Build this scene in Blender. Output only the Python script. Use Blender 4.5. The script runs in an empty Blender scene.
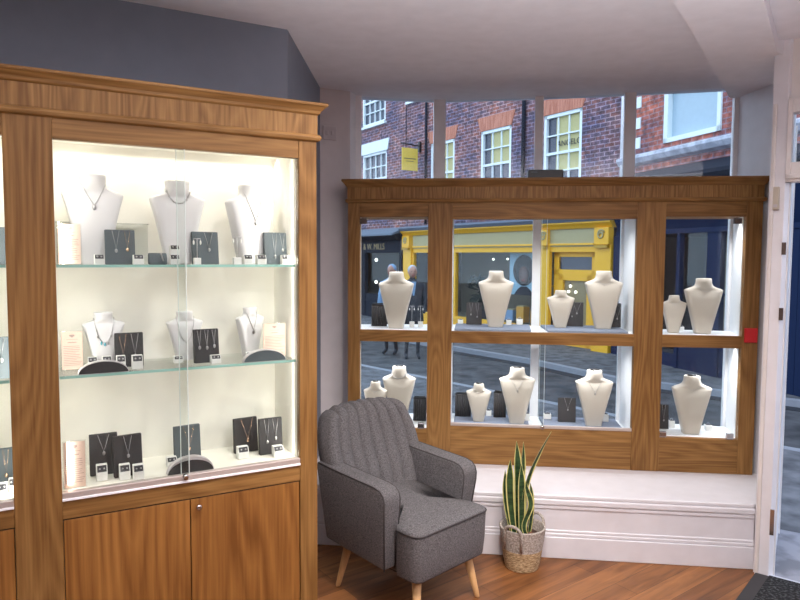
import bpy, bmesh, math, random
from mathutils import Vector, Matrix
random.seed(7)
S = bpy.context.scene
COL = S.collection
PI = math.pi

# ---------------------------------------------------------------- camera
cam = bpy.data.cameras.new('camera')
cam.sensor_fit = 'HORIZONTAL'; cam.sensor_width = 36.0; cam.lens = 36.0*660/800
cam.clip_start = 0.05; cam.clip_end = 200
co = bpy.data.objects.new('camera', cam); COL.objects.link(co)
co.rotation_mode = 'QUATERNION'
pitch, roll = 0.0653, 0.0054
co.location = (0, 0, 1.6)
co.rotation_quaternion = (Matrix.Rotation(PI/2-pitch, 4, 'X') @ Matrix.Rotation(roll, 4, 'Z')).to_quaternion()
S.camera = co

# ---------------------------------------------------------------- light and exposure
S.view_settings.view_transform = 'Standard'
S.view_settings.look = 'None'
S.view_settings.gamma = 1.0
S.view_settings.use_curve_mapping = False
S.view_settings.exposure = 0.0
w = bpy.data.worlds.new('sky'); S.world = w; w.use_nodes = True
bg = w.node_tree.nodes['Background']
bg.inputs['Color'].default_value = (0.66, 0.80, 1.0, 1); bg.inputs['Strength'].default_value = 2.75

def area(name, loc, size, power, color, target=None, sizey=None, spread=PI):
    l = bpy.data.lights.new(name, 'AREA'); l.energy = power; l.color = color
    l.size = size; l.spread = spread
    if sizey: l.shape = 'RECTANGLE'; l.size_y = sizey
    o = bpy.data.objects.new(name, l); COL.objects.link(o); o.location = loc
    d = Vector(target)-Vector(loc) if target is not None else Vector((0, 0, -1))
    o.rotation_euler = d.to_track_quat('-Z', 'Y').to_euler()
    return o
def spot(name, loc, target, power, color, ang=70, blend=.6, r=.04):
    return area(name, loc, .10, power*.22, color, target, spread=math.radians(ang*1.15))
def spot_old(name, loc, target, power, color, ang=70, blend=.6, r=.04):
    l = bpy.data.lights.new(name, 'SPOT'); l.energy = power; l.color = color
    l.spot_size = math.radians(ang); l.spot_blend = blend; l.shadow_soft_size = r
    o = bpy.data.objects.new(name, l); COL.objects.link(o); o.location = loc
    o.rotation_euler = (Vector(target)-Vector(loc)).to_track_quat('-Z', 'Y').to_euler()
    return o
WARM = (1.0, .89, .80)
spot('downlight', (1.15, 2.2, 2.58), (1.35, 3.2, 0.2), 20, WARM, 95)
spot('downlight', (0.3, 1.6, 2.58), (0.45, 2.9, 0.4), 50, WARM, 88)
spot('downlight', (0.25, 1.2, 2.64), (-0.3, 2.3, 0.6), 18, WARM, 62)
spot('downlight', (0.75, 2.3, 2.64), (0.75, 3.75, 0.3), 26, WARM, 62)
spot('downlight', (-0.6, 0.9, 2.64), (-0.8, 1.85, 0.2), 6, WARM, 62)
area('added_overhead_fill', (1.4, -0.6, 2.62), 1.4, 18, (1, .90, .84))  # soft fill light added out of view behind the camera
area('added_upward_fill', (0.6, 0.4, 1.05), 1.3, 108, (1, .97, 1), (0.6, .4001, 2.65), spread=2.3)  # unseen area light, added to brighten the ceiling and raise the ambient

# ---------------------------------------------------------------- materials
def mat(name, col, rough=.5, metal=0, spec=.5, trans=False, bump=None):
    m = bpy.data.materials.new(name); m.use_nodes = True
    b = m.node_tree.nodes['Principled BSDF']
    b.inputs['Base Color'].default_value = (*col, 1)
    b.inputs['Roughness'].default_value = rough
    b.inputs['Metallic'].default_value = metal
    b.inputs['Specular IOR Level'].default_value = spec
    n = m.node_tree.nodes; l = m.node_tree.links
    # light procedural variation on every material
    tc = n.new('ShaderNodeTexCoord'); no = n.new('ShaderNodeTexNoise')
    no.inputs['Scale'].default_value = bump[0] if bump else 12
    no.inputs['Detail'].default_value = 4
    l.new(tc.outputs['Object'], no.inputs['Vector'])
    mr = n.new('ShaderNodeMapRange'); mr.inputs['To Min'].default_value = 0.92; mr.inputs['To Max'].default_value = 1.08
    l.new(no.outputs['Fac'], mr.inputs['Value'])
    mx = n.new('ShaderNodeMix'); mx.data_type = 'RGBA'; mx.blend_type = 'MULTIPLY'; mx.inputs[0].default_value = 1
    mx.inputs[6].default_value = (*col, 1); l.new(mr.outputs[0], mx.inputs[7])
    l.new(mx.outputs[2], b.inputs['Base Color'])
    if bump:
        bp = n.new('ShaderNodeBump'); bp.inputs['Strength'].default_value = bump[1]; bp.inputs['Distance'].default_value = .003
        l.new(no.outputs['Fac'], bp.inputs['Height']); l.new(bp.outputs[0], b.inputs['Normal'])
    return m

def oak(name, axis, light=(.40, .215, .072), dark=(.165, .074, .018), sc=1.0, cathedral=0.40):
    """oak veneer: growth-ring contours of a stretched noise plus fine pores, grain along the given axis"""
    m = bpy.data.materials.new(name); m.use_nodes = True
    n = m.node_tree.nodes; l = m.node_tree.links; b = n['Principled BSDF']
    b.inputs['Roughness'].default_value = .5; b.inputs['Specular IOR Level'].default_value = .3
    tc = n.new('ShaderNodeTexCoord')
    def mapped(s):
        mp = n.new('ShaderNodeMapping'); mp.inputs['Scale'].default_value = s
        l.new(tc.outputs['Object'], mp.inputs['Vector']); return mp
    a = {'x': 0, 'z': 2}[axis]
    def vec(along, across):
        v = [across]*3; v[a] = along; return v
    n1 = n.new('ShaderNodeTexNoise'); n1.inputs['Scale'].default_value = 1; n1.inputs['Detail'].default_value = 1.5
    l.new(mapped(vec(.7*sc, 6.0*sc)).outputs[0], n1.inputs['Vector'])
    mu = n.new('ShaderNodeMath'); mu.operation = 'MULTIPLY'; mu.inputs[1].default_value = 15; l.new(n1.outputs['Fac'], mu.inputs[0])
    fr = n.new('ShaderNodeMath'); fr.operation = 'PINGPONG'; fr.inputs[1].default_value = .5; l.new(mu.outputs[0], fr.inputs[0])
    n2 = n.new('ShaderNodeTexNoise'); n2.inputs['Scale'].default_value = 1; n2.inputs['Detail'].default_value = 5
    l.new(mapped(vec(4, 120)).outputs[0], n2.inputs['Vector'])
    n3 = n.new('ShaderNodeTexNoise'); n3.inputs['Scale'].default_value = 1; n3.inputs['Detail'].default_value = 2
    l.new(mapped(vec(.8, 4)).outputs[0], n3.inputs['Vector'])
    def lin(src, k):
        q = n.new('ShaderNodeMath'); q.operation = 'MULTIPLY'; q.inputs[1].default_value = k; l.new(src, q.inputs[0]); return q.outputs[0]
    def add(p, q):
        r = n.new('ShaderNodeMath'); r.operation = 'ADD'; l.new(p, r.inputs[0]); l.new(q, r.inputs[1]); return r.outputs[0]
    tot = add(add(lin(fr.outputs[0], cathedral*.75), lin(n2.outputs['Fac'], .55)), lin(n3.outputs['Fac'], .45))
    cr = n.new('ShaderNodeValToRGB'); cr.color_ramp.elements[0].position = .42; cr.color_ramp.elements[1].position = .88
    cr.color_ramp.elements[0].color = (*dark, 1); cr.color_ramp.elements[1].color = (*light, 1)
    l.new(tot, cr.inputs[0]); l.new(cr.outputs[0], b.inputs['Base Color'])
    bp = n.new('ShaderNodeBump'); bp.inputs['Strength'].default_value = .12; bp.inputs['Distance'].default_value = .001
    l.new(n2.outputs['Fac'], bp.inputs['Height']); l.new(bp.outputs[0], b.inputs['Normal'])
    return m

def glass(name, tint=(.97, .99, .98), refl=1.0):
    m = bpy.data.materials.new(name); m.use_nodes = True
    n = m.node_tree.nodes; l = m.node_tree.links; n.clear()
    out = n.new('ShaderNodeOutputMaterial'); mx = n.new('ShaderNodeMixShader')
    tr = n.new('ShaderNodeBsdfTransparent'); tr.inputs[0].default_value = (*tint, 1)
    gl = n.new('ShaderNodeBsdfGlossy'); gl.inputs['Roughness'].default_value = 0.0
    fr = n.new('ShaderNodeFresnel'); fr.inputs['IOR'].default_value = 1.45
    k = n.new('ShaderNodeMath'); k.operation = 'MULTIPLY'; k.inputs[1].default_value = refl
    l.new(fr.outputs[0], k.inputs[0]); l.new(k.outputs[0], mx.inputs[0])
    l.new(tr.outputs[0], mx.inputs[1]); l.new(gl.outputs[0], mx.inputs[2]); l.new(mx.outputs[0], out.inputs[0])
    return m

def brickmat(name, c1, c2, mortar, scale=1.0, coord='Object'):
    m = bpy.data.materials.new(name); m.use_nodes = True
    n = m.node_tree.nodes; l = m.node_tree.links; b = n['Principled BSDF']; b.inputs['Roughness'].default_value = .9
    tc = n.new('ShaderNodeTexCoord'); sx = n.new('ShaderNodeSeparateXYZ'); cx = n.new('ShaderNodeCombineXYZ')
    l.new(tc.outputs[coord], sx.inputs[0]); l.new(sx.outputs['X'], cx.inputs['X']); l.new(sx.outputs['Z'], cx.inputs['Y'])
    br = n.new('ShaderNodeTexBrick'); br.inputs['Scale'].default_value = 1.0
    br.inputs['Brick Width'].default_value = .24; br.inputs['Row Height'].default_value = .082; br.inputs['Mortar Size'].default_value = .010
    br.inputs['Color1'].default_value = (*c1, 1); br.inputs['Color2'].default_value = (*c2, 1); br.inputs['Mortar'].default_value = (*mortar, 1)
    l.new(cx.outputs[0], br.inputs['Vector'])
    no = n.new('ShaderNodeTexNoise'); no.inputs['Scale'].default_value = .9; no.inputs['Detail'].default_value = 6; no.inputs['Roughness'].default_value = .7
    l.new(cx.outputs[0], no.inputs['Vector'])
    wn = n.new('ShaderNodeTexNoise'); wn.inputs['Scale'].default_value = 9; wn.inputs['Detail'].default_value = 2
    l.new(cx.outputs[0], wn.inputs['Vector'])
    cr = n.new('ShaderNodeValToRGB'); cr.color_ramp.elements[0].position = .40; cr.color_ramp.elements[1].position = .62
    cr.color_ramp.elements[0].color = (.55, .55, .75, 1); cr.color_ramp.elements[1].color = (1.5, 1.05, .9, 1)
    l.new(no.outputs['Fac'], cr.inputs[0])
    mx = n.new('ShaderNodeMix'); mx.data_type = 'RGBA'; mx.blend_type = 'MULTIPLY'; mx.inputs[0].default_value = 1
    l.new(br.outputs[0], mx.inputs[6]); l.new(cr.outputs[0], mx.inputs[7])
    cr2 = n.new('ShaderNodeValToRGB'); cr2.color_ramp.elements[0].position = .35; cr2.color_ramp.elements[1].position = .65
    cr2.color_ramp.elements[0].color = (.6, .6, .6, 1); cr2.color_ramp.elements[1].color = (1.35, 1.35, 1.4, 1)
    l.new(wn.outputs['Fac'], cr2.inputs[0])
    m2 = n.new('ShaderNodeMix'); m2.data_type = 'RGBA'; m2.blend_type = 'MULTIPLY'; m2.inputs[0].default_value = 1
    l.new(mx.outputs[2], m2.inputs[6]); l.new(cr2.outputs[0], m2.inputs[7])
    l.new(m2.outputs[2], b.inputs['Base Color'])
    return m

def plankmat():
    m = bpy.data.materials.new('floor_planks'); m.use_nodes = True
    n = m.node_tree.nodes; l = m.node_tree.links; b = n['Principled BSDF']; b.inputs['Roughness'].default_value = .42; b.inputs['Specular IOR Level'].default_value = .35
    tc = n.new('ShaderNodeTexCoord'); mp = n.new('ShaderNodeMapping'); mp.inputs['Rotation'].default_value = (0, 0, -math.radians(37))
    l.new(tc.outputs['Object'], mp.inputs['Vector'])
    br = n.new('ShaderNodeTexBrick'); br.inputs['Scale'].default_value = 1
    br.inputs['Brick Width'].default_value = 1.1; br.inputs['Row Height'].default_value = .125; br.inputs['Mortar Size'].default_value = .0012
    br.inputs['Color1'].default_value = (.33, .145, .052, 1); br.inputs['Color2'].default_value = (.17, .068, .024, 1); br.inputs['Mortar'].default_value = (.06, .03, .015, 1)
    l.new(mp.outputs[0], br.inputs['Vector'])
    m2 = n.new('ShaderNodeMapping'); m2.inputs['Scale'].default_value = (1.6, 14, 1); l.new(mp.outputs[0], m2.inputs['Vector'])
    no = n.new('ShaderNodeTexNoise'); no.inputs['Scale'].default_value = 1.6; no.inputs['Detail'].default_value = 6; no.inputs['Distortion'].default_value = .6
    l.new(m2.outputs[0], no.inputs['Vector'])
    cr = n.new('ShaderNodeValToRGB'); cr.color_ramp.elements[0].position = .3; cr.color_ramp.elements[1].position = .7
    cr.color_ramp.elements[0].color = (.55, .5, .45, 1); cr.color_ramp.elements[1].color = (1.35, 1.3, 1.25, 1)
    l.new(no.outputs['Fac'], cr.inputs[0])
    mx = n.new('ShaderNodeMix'); mx.data_type = 'RGBA'; mx.blend_type = 'MULTIPLY'; mx.inputs[0].default_value = 1
    l.new(br.outputs[0], mx.inputs[6]); l.new(cr.outputs[0], mx.inputs[7]); l.new(mx.outputs[2], b.inputs['Base Color'])
    return m

def noisemat(name, c1, c2, scale, rough=.9, bump=.3, coord='Object', detail=5, lo=.4, hi=.6, sc3=None, dist=.004):
    m = bpy.data.materials.new(name); m.use_nodes = True
    n = m.node_tree.nodes; l = m.node_tree.links; b = n['Principled BSDF']; b.inputs['Roughness'].default_value = rough
    tc = n.new('ShaderNodeTexCoord'); no = n.new('ShaderNodeTexNoise'); no.inputs['Scale'].default_value = scale; no.inputs['Detail'].default_value = detail
    src = tc.outputs[coord]
    if sc3:
        mp = n.new('ShaderNodeMapping'); mp.inputs['Scale'].default_value = sc3; l.new(src, mp.inputs['Vector']); src = mp.outputs[0]
    l.new(src, no.inputs['Vector'])
    cr = n.new('ShaderNodeValToRGB'); cr.color_ramp.elements[0].position = lo; cr.color_ramp.elements[1].position = hi
    cr.color_ramp.elements[0].color = (*c1, 1); cr.color_ramp.elements[1].color = (*c2, 1)
    l.new(no.outputs['Fac'], cr.inputs[0]); l.new(cr.outputs[0], b.inputs['Base Color'])
    bp = n.new('ShaderNodeBump'); bp.inputs['Strength'].default_value = bump; bp.inputs['Distance'].default_value = dist
    l.new(no.outputs['Fac'], bp.inputs['Height']); l.new(bp.outputs[0], b.inputs['Normal'])
    return m

M = dict(
    oakv=oak('oak_vertical', 'z'), oakh=oak('oak_horizontal', 'x'),
    oakf=oak('oak_frieze_veneer', 'z', sc=1.6, cathedral=.55),
    oakd=oak('oak_door_veneer', 'z', light=(.39, .175, .045), dark=(.175, .066, .014), sc=.75, cathedral=.6),
    cream=mat('cream_lining', (.94, .905, .83), .6), white=mat('white_lining', (.94, .94, .96), .45),
    bench=mat('white_gloss_paint', (.715, .71, .76), .3), wall=mat('cream_wall_paint', (.68, .64, .65), .7),
    blue=mat('blue_grey_wall_paint', (.22, .25, .31), .7), ceil=mat('ceiling_paint', (.82, .81, .86), .8),
    pier=mat('pier_paint', (.82, .81, .85), .45), frame=mat('door_frame_paint', (.80, .76, .74), .35), post=mat('window_post_paint', (.90, .89, .91), .5),
    glass=glass('clear_glass', refl=.5), outerglass=glass('window_glass', (.94, .965, .975), refl=.5),
    shopglass=glass('shop_glass', (.95, .96, .97), refl=.07), shelfglass=glass('shelf_glass', (.965, .985, .98), refl=.5), edge=mat('green_glass_edge', (.38, .66, .60), .15),
    acrylic=glass('acrylic_sheet', (.96, .97, .96), refl=1.0),
    paneedge=mat('polished_pane_edge', (.82, .90, .88), .2),
    bust=mat('ivory_leatherette', (.60, .54, .475), .42, bump=(400, .05)), bustw=mat('white_leatherette', (.70, .68, .70), .4, bump=(400, .05)),
    black=mat('black_plastic', (.012, .012, .014), .35), velvet=mat('charcoal_velvet', (.050, .048, .052), .95, bump=(700, .3)),
    greyboard=mat('slate_grey_velvet', (.105, .125, .14), .9, bump=(700, .3)), cushion=mat('grey_blue_cushion', (.22, .25, .33), .95, bump=(300, .3)),
    silver=mat('silver', (.50, .49, .50), .3, 1), gold=mat('rose_gold', (.82, .58, .42), .2, 1), turq=mat('turquoise_stone', (.1, .42, .5), .3),
    chrome=mat('chrome', (.6, .58, .58), .2, 1), pearl=mat('pearl', (.9, .88, .85), .2),
    box=mat('white_card_box', (.82, .81, .79), .5), padm=mat('box_pad', (.06, .06, .07), .8),
    paper=mat('pink_paper', (.60, .44, .37), .7), ink=mat('brown_ink', (.30, .22, .21), .8), 
    track=mat('brushed_track', (.52, .45, .42), .35, .3), bronze=mat('brown_clip', (.10, .07, .06), .4, .5),
    fabric=noisemat('grey_chair_fabric', (.062, .060, .066), (.19, .182, .19), 160, .95, .5, lo=.3, hi=.7, sc3=(1, 1, 1.6), dist=.002),
    piping=mat('dark_piping', (.055, .05, .052), .9), beech=oak('pale_leg_wood', 'z', (.78, .50, .25), (.58, .33, .14), 3, .2),
    leaf=noisemat('snake_plant_green', (.010, .035, .014), (.045, .095, .035), 6, .38, .05, sc3=(1, 1, 9)), leafedge=mat('leaf_yellow_edge', (.62, .58, .22), .45),
    ropeg=noisemat('grey_beige_rope', (.30, .26, .23), (.52, .47, .42), 120, .95, .8), ropes=noisemat('straw_rope', (.30, .19, .09), (.66, .50, .30), 60, .9, .9, sc3=(1, 1, 5)),
    soil=noisemat('bark_soil', (.05, .02, .012), (.18, .08, .045), 60, .95, .9),
    mat=noisemat('black_entrance_mat', (.004, .004, .005), (.10, .105, .11), 75, .95, .9, lo=.48, hi=.72), rubber=mat('dark_rubber', (.03, .028, .03), .6),
    planks=plankmat(), red=mat('red_plastic', (.55, .015, .02), .4), beige=mat('beige_plastic', (.55, .49, .40), .5),
    switch=mat('grey_switch_plate', (.58, .54, .56), .4), darkfill=mat('dark_gap_and_frame', (.02, .018, .018), .6),
    slab=noisemat('lobby_flagstone', (.17, .18, .21), (.30, .31, .36), 7, .75, .4, detail=10),
    # street
    brick=brickmat('mottled_brick', (.235, .115, .093), (.11, .10, .135), (.33, .31, .35)),
    brick2=brickmat('red_brick', (.40, .15, .10), (.25, .105, .085), (.28, .24, .25)),
    arch=noisemat('orange_gauged_brick', (.42, .15, .095), (.58, .25, .17), 4, .9, .2, sc3=(7, 1, .6)),
    wframe=mat('white_sash_paint', (.74, .82, .84), .5), darkpane=mat('dark_window_pane', (.05, .06, .09), .08), bluepane=mat('blind_behind_glass', (.38, .50, .58), .35),
    blind=mat('yellow_cream_blind', (.48, .44, .20), .6), yellow=mat('yellow_shop_paint', (.86, .45, .02), .45), yellowd=mat('deep_yellow_paint', (.50, .28, .02), .5),
    doorglass=mat('brown_door_glass', (.27, .21, .11), .2), fascia=mat('grey_cream_signboard', (.42, .36, .19), .5), blackp=mat('blue_black_shop_paint', (.018, .022, .035), .75, spec=.15), navy=mat('navy_shop_paint', (.006, .016, .055), .7, spec=.15),
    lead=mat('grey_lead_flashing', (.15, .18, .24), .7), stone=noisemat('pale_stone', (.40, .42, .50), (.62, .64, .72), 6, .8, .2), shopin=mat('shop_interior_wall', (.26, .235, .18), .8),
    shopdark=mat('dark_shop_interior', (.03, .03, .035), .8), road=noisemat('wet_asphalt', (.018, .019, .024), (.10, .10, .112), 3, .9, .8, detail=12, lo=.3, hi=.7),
    pave=noisemat('paving_stone', (.045, .046, .055), (.17, .17, .19), 5, .9, .7, detail=12, lo=.3, hi=.7), kerb=mat('kerb_stone', (.27, .28, .32), .7), gutter=mat('dark_gutter', (.02, .022, .03), .6),
    signy=mat('sign_yellow', (.80, .58, .10), .5), signink=mat('sign_lettering', (.25, .20, .08), .6), goldink=mat('gold_lettering', (.35, .24, .09), .4),
    skin=mat('skin', (.45, .24, .18), .55), skind=mat('brown_skin', (.16, .085, .07), .6), hairg=mat('grey_hair', (.45, .46, .50), .8), coat=mat('dark_coat', (.03, .033, .045), .9),
    shirt=mat('pale_blue_cloth', (.22, .36, .55), .8), redcloth=mat('red_cloth', (.50, .05, .06), .8), postersky=mat('poster_pale_blue', (.35, .55, .66), .6), hairb=mat('black_hair', (.015, .013, .014), .8),
    foliage=noisemat('dark_foliage', (.008, .014, .012), (.04, .06, .045), 8, .7, .3), orange=mat('orange_goods', (.65, .33, .04), .5),
)
M['lamp'] = bpy.data.materials.new('lit_bulb_and_glint'); M['lamp'].use_nodes = True
_b = M['lamp'].node_tree.nodes['Principled BSDF']; _b.inputs['Emission Color'].default_value = (1, .95, .85, 1); _b.inputs['Emission Strength'].default_value = 4

# ---------------------------------------------------------------- mesh helpers
class MB:
    """collects simple shapes; build() links them as ONE mesh object"""
    def __init__(s): s.bm = bmesh.new(); s.mi = 0
    def _f(s, vs, smooth=False):
        try: f = s.bm.faces.new(vs)
        except ValueError: return None
        f.material_index = s.mi; f.smooth = smooth; return f
    def box(s, x0, x1, y0, y1, z0, z1):
        v = [s.bm.verts.new((x, y, z)) for x in (x0, x1) for y in (y0, y1) for z in (z0, z1)]
        for q in ((0, 1, 3, 2), (4, 6, 7, 5), (0, 4, 5, 1), (2, 3, 7, 6), (0, 2, 6, 4), (1, 5, 7, 3)): s._f([v[i] for i in q])
        return s
    def prism(s, pts, z0, z1, axis='z', smooth=False):
        """polygon extruded; axis z: pts (x,y); axis y: pts (x,z) extruded in y; axis x: pts (y,z)"""
        def P(p, h): return {'z': (p[0], p[1], h), 'y': (p[0], h, p[1]), 'x': (h, p[0], p[1])}[axis]
        a = [s.bm.verts.new(P(p, z0)) for p in pts]; b = [s.bm.verts.new(P(p, z1)) for p in pts]
        s._f(a[::-1]); s._f(b); n = len(pts)
        for i in range(n): s._f([a[i], a[(i+1) % n], b[(i+1) % n], b[i]], smooth)
        return s
    def rings(s, rs, cap=True, smooth=True, closed=True):
        V = [[s.bm.verts.new(p) for p in r] for r in rs]; n = len(V[0])
        for a, b in zip(V, V[1:]):
            for i in range(n if closed else n-1): s._f([a[i], a[(i+1) % n], b[(i+1) % n], b[i]], smooth)
        if cap: s._f(V[0][::-1]); s._f(V[-1])
        return s
    def tube(s, pts, r, n=6, closed=False):
        pts = [Vector(p) for p in pts]; rs = []
        rr = r if isinstance(r, (list, tuple)) else [r]*len(pts)
        up = None
        for i, p in enumerate(pts):
            t = (pts[min(i+1, len(pts)-1)]-pts[max(i-1, 0)])
            if closed: t = pts[(i+1) % len(pts)]-pts[i-1]
            t = t.normalized() if t.length > 1e-9 else Vector((0, 0, 1))
            if up is None: up = t.orthogonal().normalized()
            up = (up-t*up.dot(t)); up = up.normalized() if up.length > 1e-6 else t.orthogonal().normalized()
            v = t.cross(up)
            rs.append([p+(up*math.cos(2*PI*k/n)+v*math.sin(2*PI*k/n))*rr[i] for k in range(n)])
        if closed: rs.append(rs[0])
        return s.rings(rs, cap=not closed)
    def lathe(s, prof, c=(0, 0, 0), n=32, cap=True):
        return s.rings([[(c[0]+r*math.cos(2*PI*k/n), c[1]+r*math.sin(2*PI*k/n), c[2]+z) for k in range(n)] for r, z in prof], cap=cap)
    def ball(s, c, rx, ry=None, rz=None, n=12):
        ry = ry or rx; rz = rz or rx
        return s.rings([[(c[0]+rx*math.sin(PI*j/n)*math.cos(2*PI*k/n), c[1]+ry*math.sin(PI*j/n)*math.sin(2*PI*k/n), c[2]-rz*math.cos(PI*j/n)) for k in range(n)] for j in
                        [.15]+list(range(1, n))+[n-.15]])
    def loft(s, secs, n=32):
        rs = []
        for z, hw, hd, yo, e in secs:
            r = []
            for k in range(n):
                a = 2*PI*k/n; c, q = math.cos(a), math.sin(a)
                r.append((hw*math.copysign(abs(c)**(2/e), c), yo+hd*math.copysign(abs(q)**(2/e), q), z))
            rs.append(r)
        return s.rings(rs)
    def build(s, name, m, parent=None, bevel=0, seg=2, loc=None, rot=None, smooth=False):
        bmesh.ops.recalc_face_normals(s.bm, faces=s.bm.faces)
        me = bpy.data.meshes.new(name); s.bm.to_mesh(me); s.bm.free()
        for x in (m if isinstance(m, (list, tuple)) else [m]): me.materials.append(x)
        if smooth:
            for p in me.polygons: p.use_smooth = True
        o = bpy.data.objects.new(name, me); COL.objects.link(o)
        if parent: o.parent = parent
        if loc is not None: o.location = loc
        if rot is not None: o.rotation_euler = (0, 0, rot)
        if bevel:
            b = o.modifiers.new('edge', 'BEVEL'); b.width = bevel; b.segments = seg; b.limit_method = 'ANGLE'; b.angle_limit = math.radians(40)
        return o

def tag(o, label, cat, group=None, kind=None):
    if label: o['label'] = label
    if cat: o['category'] = cat
    if group: o['group'] = group
    if kind: o['kind'] = kind
    return o
def empty(name, loc=(0, 0, 0), rot=0, label=None, cat=None, group=None, kind=None):
    o = bpy.data.objects.new(name, None); COL.objects.link(o); o.empty_display_size = .1
    o.location = loc; o.rotation_euler = (0, 0, rot)
    return tag(o, label, cat, group, kind)
def struct(o): o['kind'] = 'structure'; return o
def clone(src, name=None):
    r = src.copy(); COL.objects.link(r)
    for ch in [c for c in src.children]:
        c = ch.copy(); COL.objects.link(c); c.parent = r
    return r
def text(body, size, m, parent, loc, rot, ext=.002, name='lettering'):
    c = bpy.data.curves.new(name, 'FONT'); c.body = body; c.size = size; c.extrude = ext; c.align_x = 'CENTER'; c.align_y = 'CENTER'
    t = bpy.data.objects.new(name, c); COL.objects.link(t)
    bpy.context.view_layer.update()
    me = bpy.data.meshes.new_from_object(t.evaluated_get(bpy.context.evaluated_depsgraph_get()))
    bpy.data.objects.remove(t); me.materials.clear(); me.materials.append(m)
    o = bpy.data.objects.new(name, me); COL.objects.link(o); o.parent = parent; o.location = loc; o.rotation_euler = rot
    return o

# frames: cabinet (x along front to the right, y away from camera) and window display unit
CO, CR = (-.283, 2.245), math.atan2(.479, .878)
WO, WR = (-.32, 4.04), math.atan2(-.111, .9938)
def cabp(u, d, z): c, s = math.cos(CR), math.sin(CR); u += .006; return (CO[0]+u*c-d*s, CO[1]+u*s+d*c, z)
def winp(u, d, z): c, s = math.cos(WR), math.sin(WR); return (WO[0]+u*c-d*s, WO[1]+u*s+d*c, z)

# ================================================================ STRUCTURE
P0 = Vector((1.868, 3.235)); ED = Vector((.79, -.613)); WD = Vector((.613, .79))
BOW = [(-.28, 4.39), (.26, 4.49), (.905, 4.39), (1.46, 4.27), (2.065, 4.11)]
DR = P0+ED*.95
struct(MB().prism([(-4.1, -3.1), (3.3, -3.1), (3.3, 2.1), tuple(DR), tuple(P0), (1.9, 3.45), (-.6, 3.75), (-.6, 4.4), (-4.1, 2.2)], -.06, 0).build('floor', M['planks']))
struct(MB().prism([(-4.1, -3.1), (3.3, -3.1), (3.3, 2.1), tuple(DR+WD*.1), (2.3, 3.85), (2.1, 4.22), (1.5, 4.36), (.93, 4.48), (.26, 4.58), (-.32, 4.5), (-.6, 4.4), (-4.1, 2.6)], 2.65, 2.75).build('ceiling', M['ceil']))
struct(MB().prism([(2.12, 4.14), (2.02, 4.13), (1.17, 2.80), (.72, 2.12), (1.02, 2.03), (1.80, 3.23), (1.88, 3.27), (2.12, 3.8)], 2.585, 2.652).build('ceiling_bulkhead', M['ceil']))
# walls around the room
def wallseg(name, a, b, z0, z1, m, t=.1):
    a, b = Vector(a), Vector(b); d = (b-a).normalized(); n = Vector((-d.y, d.x))*t
    return struct(MB().prism([tuple(a), tuple(b), tuple(b+n), tuple(a+n)], z0, z1).build(name, m))
wc = Vector((-.53, 3.14)); wd = Vector((.878, .479))
wallseg('wall_left', tuple(wc-wd*4.1), tuple(wc), -.05, 2.66, M['blue'])
wallseg('wall_left_return', tuple(wc), (-.506, 4.19), -.05, 2.66, M['blue'])
wallseg('wall_bay_left', (-.506, 4.19), (-.325, 4.285), -.05, 2.66, M['wall'], .2)
wallseg('wall_far_left', (-4.0, -3.0), (-4.0, 2.2), -.05, 2.66, M['blue'])
wallseg('wall_back', (3.2, -3.0), (-4.0, -3.0), -.05, 2.66, M['wall'])
wallseg('wall_right', (3.2, 2.25), (3.2, -3.0), -.05, 2.66, M['wall'])
wallseg('wall_beside_door', tuple(DR), (3.2, 2.2), -.35, 2.66, M['frame'])
struct(MB().prism([(1.815, 3.282), (1.862, 3.228), (1.90, 3.25), (2.24, 3.80), (2.26, 3.86), (2.25, 4.22), (2.09, 4.17), (2.070, 4.11), (2.10, 3.77), (2.02, 3.60)], -.35, 2.66).build('wall_door_pier', M['pier'], bevel=.004))
# wall over the door with transom
def dbox(name, t0, t1, w0, w1, z0, z1, m, parent=None, bevel=.003):
    pts = [tuple(P0+ED*t+WD*q) for t, q in ((t0, w0), (t1, w0), (t1, w1), (t0, w1))]
    return MB().prism(pts, z0, z1).build(name, m, parent, bevel)
struct(dbox('wall_over_door', 0, .95, .01, .12, 2.36, 2.66, M['frame']))
dr = empty('door_1', kind='structure')
for a in ((0, .020, 1.97, 2.37), (.86, .95, 1.97, 2.37), (0, .95, 1.97, 2.065), (0, .95, 2.30, 2.37)):
    dbox('door_frame', a[0], a[1], -.012, .05, a[2], a[3], M['frame'], dr)
dbox('door_frame', .0, .022, -.022, .0, 1.99, 2.36, M['frame'], dr)
dbox('door_frame', .0, .9, -.022, .0, 1.985, 2.01, M['frame'], dr)
dbox('transom_pane', .02, .86, .03, .036, 2.065, 2.30, M['outerglass'], dr, 0)
dbox('door_frame', .88, .95, -.02, .12, -.02, 1.97, M['frame'], dr)
dbox('door_threshold', 0, .95, -.01, .02, -.02, .006, M['stone'], dr)
# moulded jamb strips beside the opening
for (a, b, q) in (((1.818, 3.272), (1.830, 3.258), .010), ((1.895, 3.25), (1.912, 3.272), .008), ((2.225, 3.785), (2.245, 3.825), .014)):
    A, B = Vector(a), Vector(b); d = (B-A).normalized(); n = Vector((d.y, -d.x))*q
    struct(MB().prism([tuple(A), tuple(B), tuple(B+n), tuple(A+n)], -.02, 2.35).build('trim_1', M['frame'], bevel=.004))
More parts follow.
